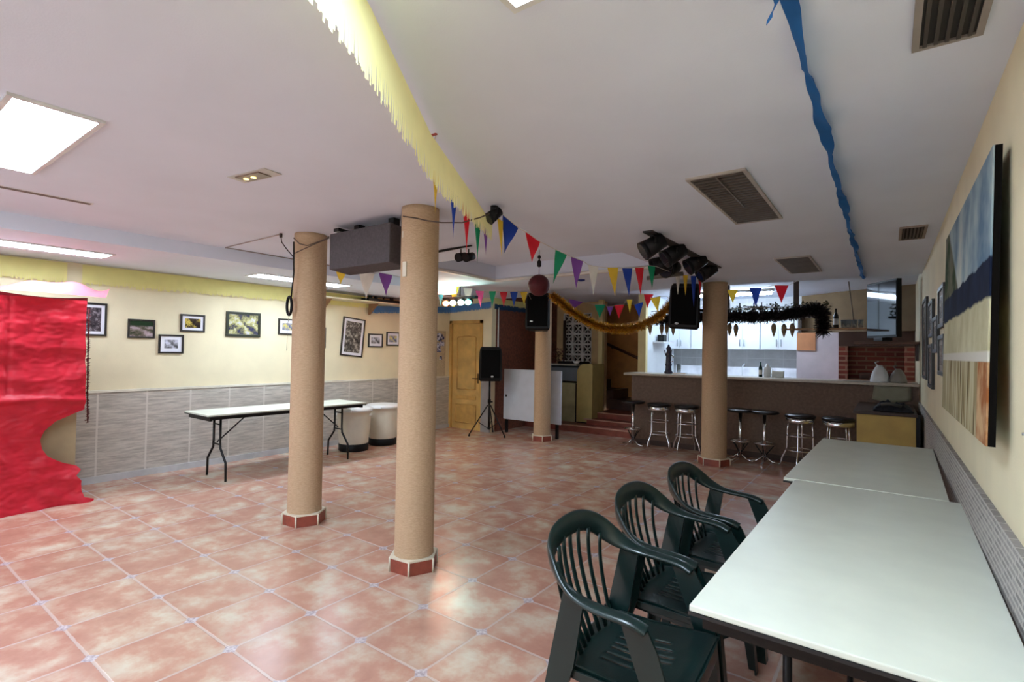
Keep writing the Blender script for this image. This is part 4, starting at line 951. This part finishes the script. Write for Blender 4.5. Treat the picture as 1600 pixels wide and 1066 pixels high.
bx_ = thing('black_radio', 'small black radio on the kitchen corner shelf', 'radio', (-3.35, 9.25, 1.682)); MB().box(-.06, .06, -.08, .08, 0, .12, .01).build('case', BLACK, bx_); MB().cyl((.0, -.081, .05), (0, -.085, .05), .03).build('dial', BLACKM, bx_)
# chimney side: tiled block, orange strip, brick fireplace, shelves
struct(MB().box(-1.22, -.62, 9.62, 10.2, 1.02, 1.84).build('wall_tiled_block', M('lilac_white_tiles', (214, 202, 206), .35, vary=.03)))
struct(MB().box(-1.215, -.95, 9.60, 9.62, 1.55, 1.84).build('trim_10', M('orange_plaster', (206, 140, 96), .7)))
BRK = brick_mat('red_bricks', (150, 62, 42), (118, 48, 36), (168, 130, 104), 1, .24, .07, .012, 'x', .8)
fp = thing('brick_fireplace', 'red brick barbecue hearth behind the right end of the bar', 'fireplace', (-.155, 9.3, 0))
MB().box(-.46, .46, 0, .5, 0, 1.12).box(-.46, -.34, 0, .5, 1.12, 1.62).box(.34, .46, 0, .5, 1.12, 1.62).box(-.34, .34, .35, .5, 1.12, 1.62).build('brickwork', BRK, fp)
MB().box(-.46, .46, -.01, .5, 1.62, 1.84).build('lintel', M('dark_brown_board', (74, 48, 36), .7), fp); MB().box(-.2, .2, .02, .3, 1.12, 1.22, .03).build('ash_heap', M('sooty_ash', (70, 44, 34), .9, vary=.3), fp)
s2 = thing('hanging_shelf', 'narrow wooden hanging shelf with bottle and glasses right of the garland', 'shelf', (-.70, 8.4, 1.83))
MB().box(-.5, .50, -.09, .09, 0, .022, .003).build('board', M('pale_wood_edge', (176, 134, 92), .5), s2)
MB().tube([(.33, 0, .02), (.26, 0, .66)], .006).tube([(-.4, 0, .02), (-.4, 0, .67)], .006).build('hanger_rod', M('brown_rod', (90, 70, 54), .5), s2)
p = onY(1306, 500, 8.4); bottle((p.x, 8.4, 1.853), 'dark wine bottle with white label on the hanging wooden shelf', (24, 26, 22), .27)
for k, px in enumerate((1318, 1326, 1335, 1345)):
    p = onY(px, 500, 8.4); g = thing('drinking_glass', ['glass beside the wine bottle', 'second glass from the wine bottle', 'third glass from the wine bottle', 'glass at the shelf end next to the television'][k]+' on the hanging wooden shelf', 'glass', (p.x, 8.38, 1.853), 0, 'glasses on the hanging wooden shelf')
    MB().lathe([(.001, 0), (.027, .001), (.033, .11), (.030, .11), (.025, .008), (.001, .008)], n=18).build('tumbler', GL, g)
s3 = thing('wooden_wall_shelf', 'long dark wooden shelf under the television by the right wall', 'shelf', (0, 8.0, 1.62)); MB().box(-.36, .305, -.1, .35, 0, .035, .004).build('board', M('walnut_board', (92, 60, 38), .5), s3)
MB().prism([(.0, 0), (.24, 0), (.22, -.03), (.03, -.2), (0, -.2)], 'x', .27, .30).build('bracket', DARKWOOD, s3)
tv = thing('television', 'flat television turned towards the hall high beside the right wall', 'television', (-.055, 7.85, 1.70), -1.02); tv.scale = (.70, 1, 1)
MB().box(-.42, .42, -.02, .035, 0, .70, .006).build('case', BLACK, tv); MB().box(-.40, .40, -.024, -.02, .03, .68).build('screen', M('glossy_black_screen', (12, 14, 20), .06, spec=.9), tv)
MB().box(-.1, .1, .035, .10, .3, .4).build('wall_arm', BLACKM, tv); MB().box(-.12, .12, -.06, .06, -.04, 0, .004).cyl((0, 0, -.02), (0, 0, .03), .02).build('base', BLACK, tv)

# ================================================================ STAGE CORNER: console and upright table
WT = M('white_table_top', (206, 212, 222), .5, vary=.03)
ut = thing('upright_table', 'white folding table standing on its edge with legs folded, beside the far column', 'table', (-5.02, 7.46, .24), 0)
MB().box(-.60, .60, 0, .035, 0, .90, .008).build('tabletop', WT, ut); MB().tube([(-.5, .06, .1), (-.5, .06, .86)], .012).tube([(.5, .06, .1), (.5, .06, .86)], .012).build('folded_leg', BLACKM, ut)
MB().box(-.56, -.52, .0, .05, -.24, 0).box(.5, .54, 0, .05, -.24, 0).build('foot', BLACKM, ut); MB().cyl((-.54, -.004, .42), (-.54, .0, .42), .02).build('latch', BLACK, ut)
co = thing('music_console', 'grey music console desk with a slanted front on the small stage', 'console', (-5.16, 8.75, .12))
MB().box(-.35, .36, 0, .5, 0, .74).build('cupboard', M('pale_olive_board', (176, 172, 132), .6), co); MB().prism([(0, .78), (.5, .78), (.5, 1.08), (.12, 1.08), (-.02, 1.04)], 'x', -.42, .35).build('slanted_front', M('blue_grey_panel', (104, 118, 128), .5), co)
MB().box(-.45, .34, -.05, .5, 1.08, 1.11, .004).build('desk_top', M('pale_grey_edge', (170, 168, 160), .4), co); MB().box(.30, .335, -.006, 0, 0, .74).build('gap_shade', BLACKM, co)  # thin dark strip stands for the shade in a gap
mx = thing('mixing_desk', 'dark mixing desk lying on the grey music console', 'mixer', (-5.0, 8.95, 1.232)); MB().box(-.3, .25, -.12, .15, 0, .05, .005).build('case', BLACK, mx)
kn = MB()
for i in range(8): kn.cyl((-.25+i*.065, -.05, .05), (-.25+i*.065, -.05, .07), .01, n=10)
kn.build('knobs', M('white_badge', (210, 210, 214), .3), mx)
bo = thing('white_bowl', 'small white bowl on the mixing desk', 'bowl', (-4.95, 8.80, 1.232)); MB().lathe([(.03, 0), (.05, .02), (.075, .06), (.07, .06), (.045, .025), (.02, .01)], n=20).build('bowl', WHITE, bo)
bo.location = (-4.86, 8.77, 1.232)
plant('dried_flowers', 'pinkish dried flowers at the left of the music console', (-5.32, 8.85, 1.232), 160, .1, .08, .3, .05, thin('pink_dry', (150, 96, 96), vary=.4, tr=.2), 11)
mp = thing('microphone_stand', 'dark upright stand behind the music console before the pierced screen', 'stand', (onY(882, 530, 9.38).x, 9.38, .12)); MB().cyl((0, 0, 0), (0, 0, 2.0), .03).build('pole', DARKWOOD, mp); MB().cyl((0, 0, 0), (0, 0, .02), .10).build('base', BLACKM, mp)
ys = thing('yellow_side_panel', 'pale yellow upright panel with rounded corner closing the music console', 'panel', (-4.65, 8.72, .12))
poly = [(-.17, 0), (.16, 0), (.16, 1.12), (-.02, 1.12)]+[(-.02-.15*math.sin(a*PI/16), .92+.20*math.cos(a*PI/16)) for a in range(1, 9)]
MB().prism(poly, 'y', 0, .5, .004).build('board', M('mustard_board', (190, 172, 108), .6, vary=.05), ys); MB().box(-.165, .155, -.004, .0, 0, .02).build('base_strip', DARKWOOD, ys)
pip = tag(MB().cyl((-5.735, 7.42, .96), (-5.735, 7.42, 2.25), .012).build('white_pipe', WHITE), 'thin white vertical pipe on the edge of the brown wall', 'pipe')
struct(MB().box(-5.95, -5.745, 7.21, 7.232, 0, .96).build('trim_11', M('grey_pillar_tiles', (150, 146, 144), .6)))
bsb = tag(MB().lathe([(.001, 0), (.05, .01), (.06, .06), (.001, .1)], n=20).build('blue_lamp', M('dark_blue_glass', (24, 40, 120), .3)), 'small dark blue round lamp hanging behind the purple pennant', 'lamp'); bsb.location = onY(908, 440, 6.0)

# ================================================================ RIGHT WALL: PAINTING AND FRAMES
def painting_mat():
    m, t, b = nt('seascape_paint'); nb = NB(t); o = nb.xyz()
    y, z = o[1], o[2]
    n = nb.noise(5, 5, rough=.6); n2 = nb.noise(1, 4, stretch=(30, 30, 2.2), rough=.6)
    sky = nb.ramp(nb.noise(2.6, 4), [(.36, (96, 122, 144)), (.5, (150, 168, 176)), (.64, (194, 200, 192))])
    def step(v, a, w=.01):
        r = nb.n('ShaderNodeMapRange'); nb.lk(v, r.inputs[0]); r.inputs[1].default_value = a-w; r.inputs[2].default_value = a+w; return r.outputs[0]
    zw = nb.math('ADD', z, nb.math('MULTIPLY', nb.math('SUBTRACT', n, .5), .05))
    # z runs from 0 to .95, y from 0 (near end) to 1.6 (far end)
    hill = nb.math('MULTIPLY', step(nb.math('SUBTRACT', nb.math('MULTIPLY', y, .7), zw), .05, .02), 1.0)
    c_ = nb.mix(hill, sky, nb.ramp(n, [(.4, (44, 66, 40)), (.6, (120, 118, 100))]))
    sea = nb.math('SUBTRACT', 1, step(zw, .60, .004)); c_ = nb.mix(sea, c_, nb.ramp(n, [(.3, (16, 22, 40)), (.66, (30, 40, 66)), (.78, (70, 84, 110))]))
    sand = nb.math('SUBTRACT', 1, step(zw, .47, .006)); c_ = nb.mix(sand, c_, nb.ramp(n, [(.3, (176, 168, 132)), (.7, (208, 204, 172))]))
    wb_ = nb.math('SUBTRACT', 1, step(z, .30, .003)); c_ = nb.mix(wb_, c_, (206, 202, 190))
    lo = nb.math('SUBTRACT', 1, step(z, .265, .003)); c_ = nb.mix(lo, c_, nb.ramp(n2, [(.36, (92, 76, 44)), (.46, (158, 142, 104)), (.58, (188, 180, 148))]))
    orr = nb.math('MULTIPLY', lo, nb.math('SUBTRACT', 1, step(y, .22, .01))); c_ = nb.mix(orr, c_, nb.ramp(nb.noise(9, 4), [(.4, (150, 92, 52)), (.6, (196, 160, 120))]))
    nb.lk(c_, b.inputs['Base Color']); b.inputs['Roughness'].default_value = .85; b.inputs['Specular IOR Level'].default_value = .15; nb.bump(n, .3, .004, b); return m
pt = thing('seascape_painting', 'large unframed canvas of sky, dark sea and pale fence on the right wall', 'painting', (.252, 2.19, 1.185))
pt.rotation_euler = (0, math.radians(1.15), 0)
MB().box(-.006, 0, 0, 1.62, 0, .95, .002).build('canvas', painting_mat(), pt)
MB().box(0, .018, 0, .03, 0, .95).box(0, .018, 1.59, 1.62, 0, .95).box(0, .018, .03, 1.59, 0, .03).box(0, .018, .03, 1.59, .92, .95).build('stretcher', M('black_stretcher', (14, 11, 9), .9, spec=.1), pt)
FR = 'framed photographs on the right wall'
PR = print_mat('print_faded', [(.36, (60, 52, 46)), (.5, (120, 108, 92)), (.62, (176, 168, 150))], 12)
for (y0, y1, z0, z1, lab) in ((4.38, 4.85, 1.67, 1.96, 'upper dark framed photograph nearest the painting on the right wall'), (4.38, 4.85, 1.34, 1.62, 'lower dark framed photograph nearest the painting on the right wall'),
                              (4.95, 5.4, 1.50, 1.78, 'middle dark framed photograph of the right wall cluster'), (5.45, 5.95, 1.64, 1.95, 'upper dark framed photograph farther along the right wall'),
                              (5.5, 6.0, 1.20, 1.58, 'lower dark framed photograph farther along the right wall'), (6.3, 6.95, 1.25, 2.05, 'tall pale edged frame farthest along the right wall')):
    picture(y0, y1, z0, z1, lab, PR, 'R', b=.03, passe=.04, group=FR)
nl = tag(MB().cyl((XR-.02, 1.93, 1.26), (XR, 1.93, 1.26), .004).build('wall_nail', M('steel_nail', (170, 170, 170), .3, 1)), 'small bright nail in the right wall below the painting', 'nail')
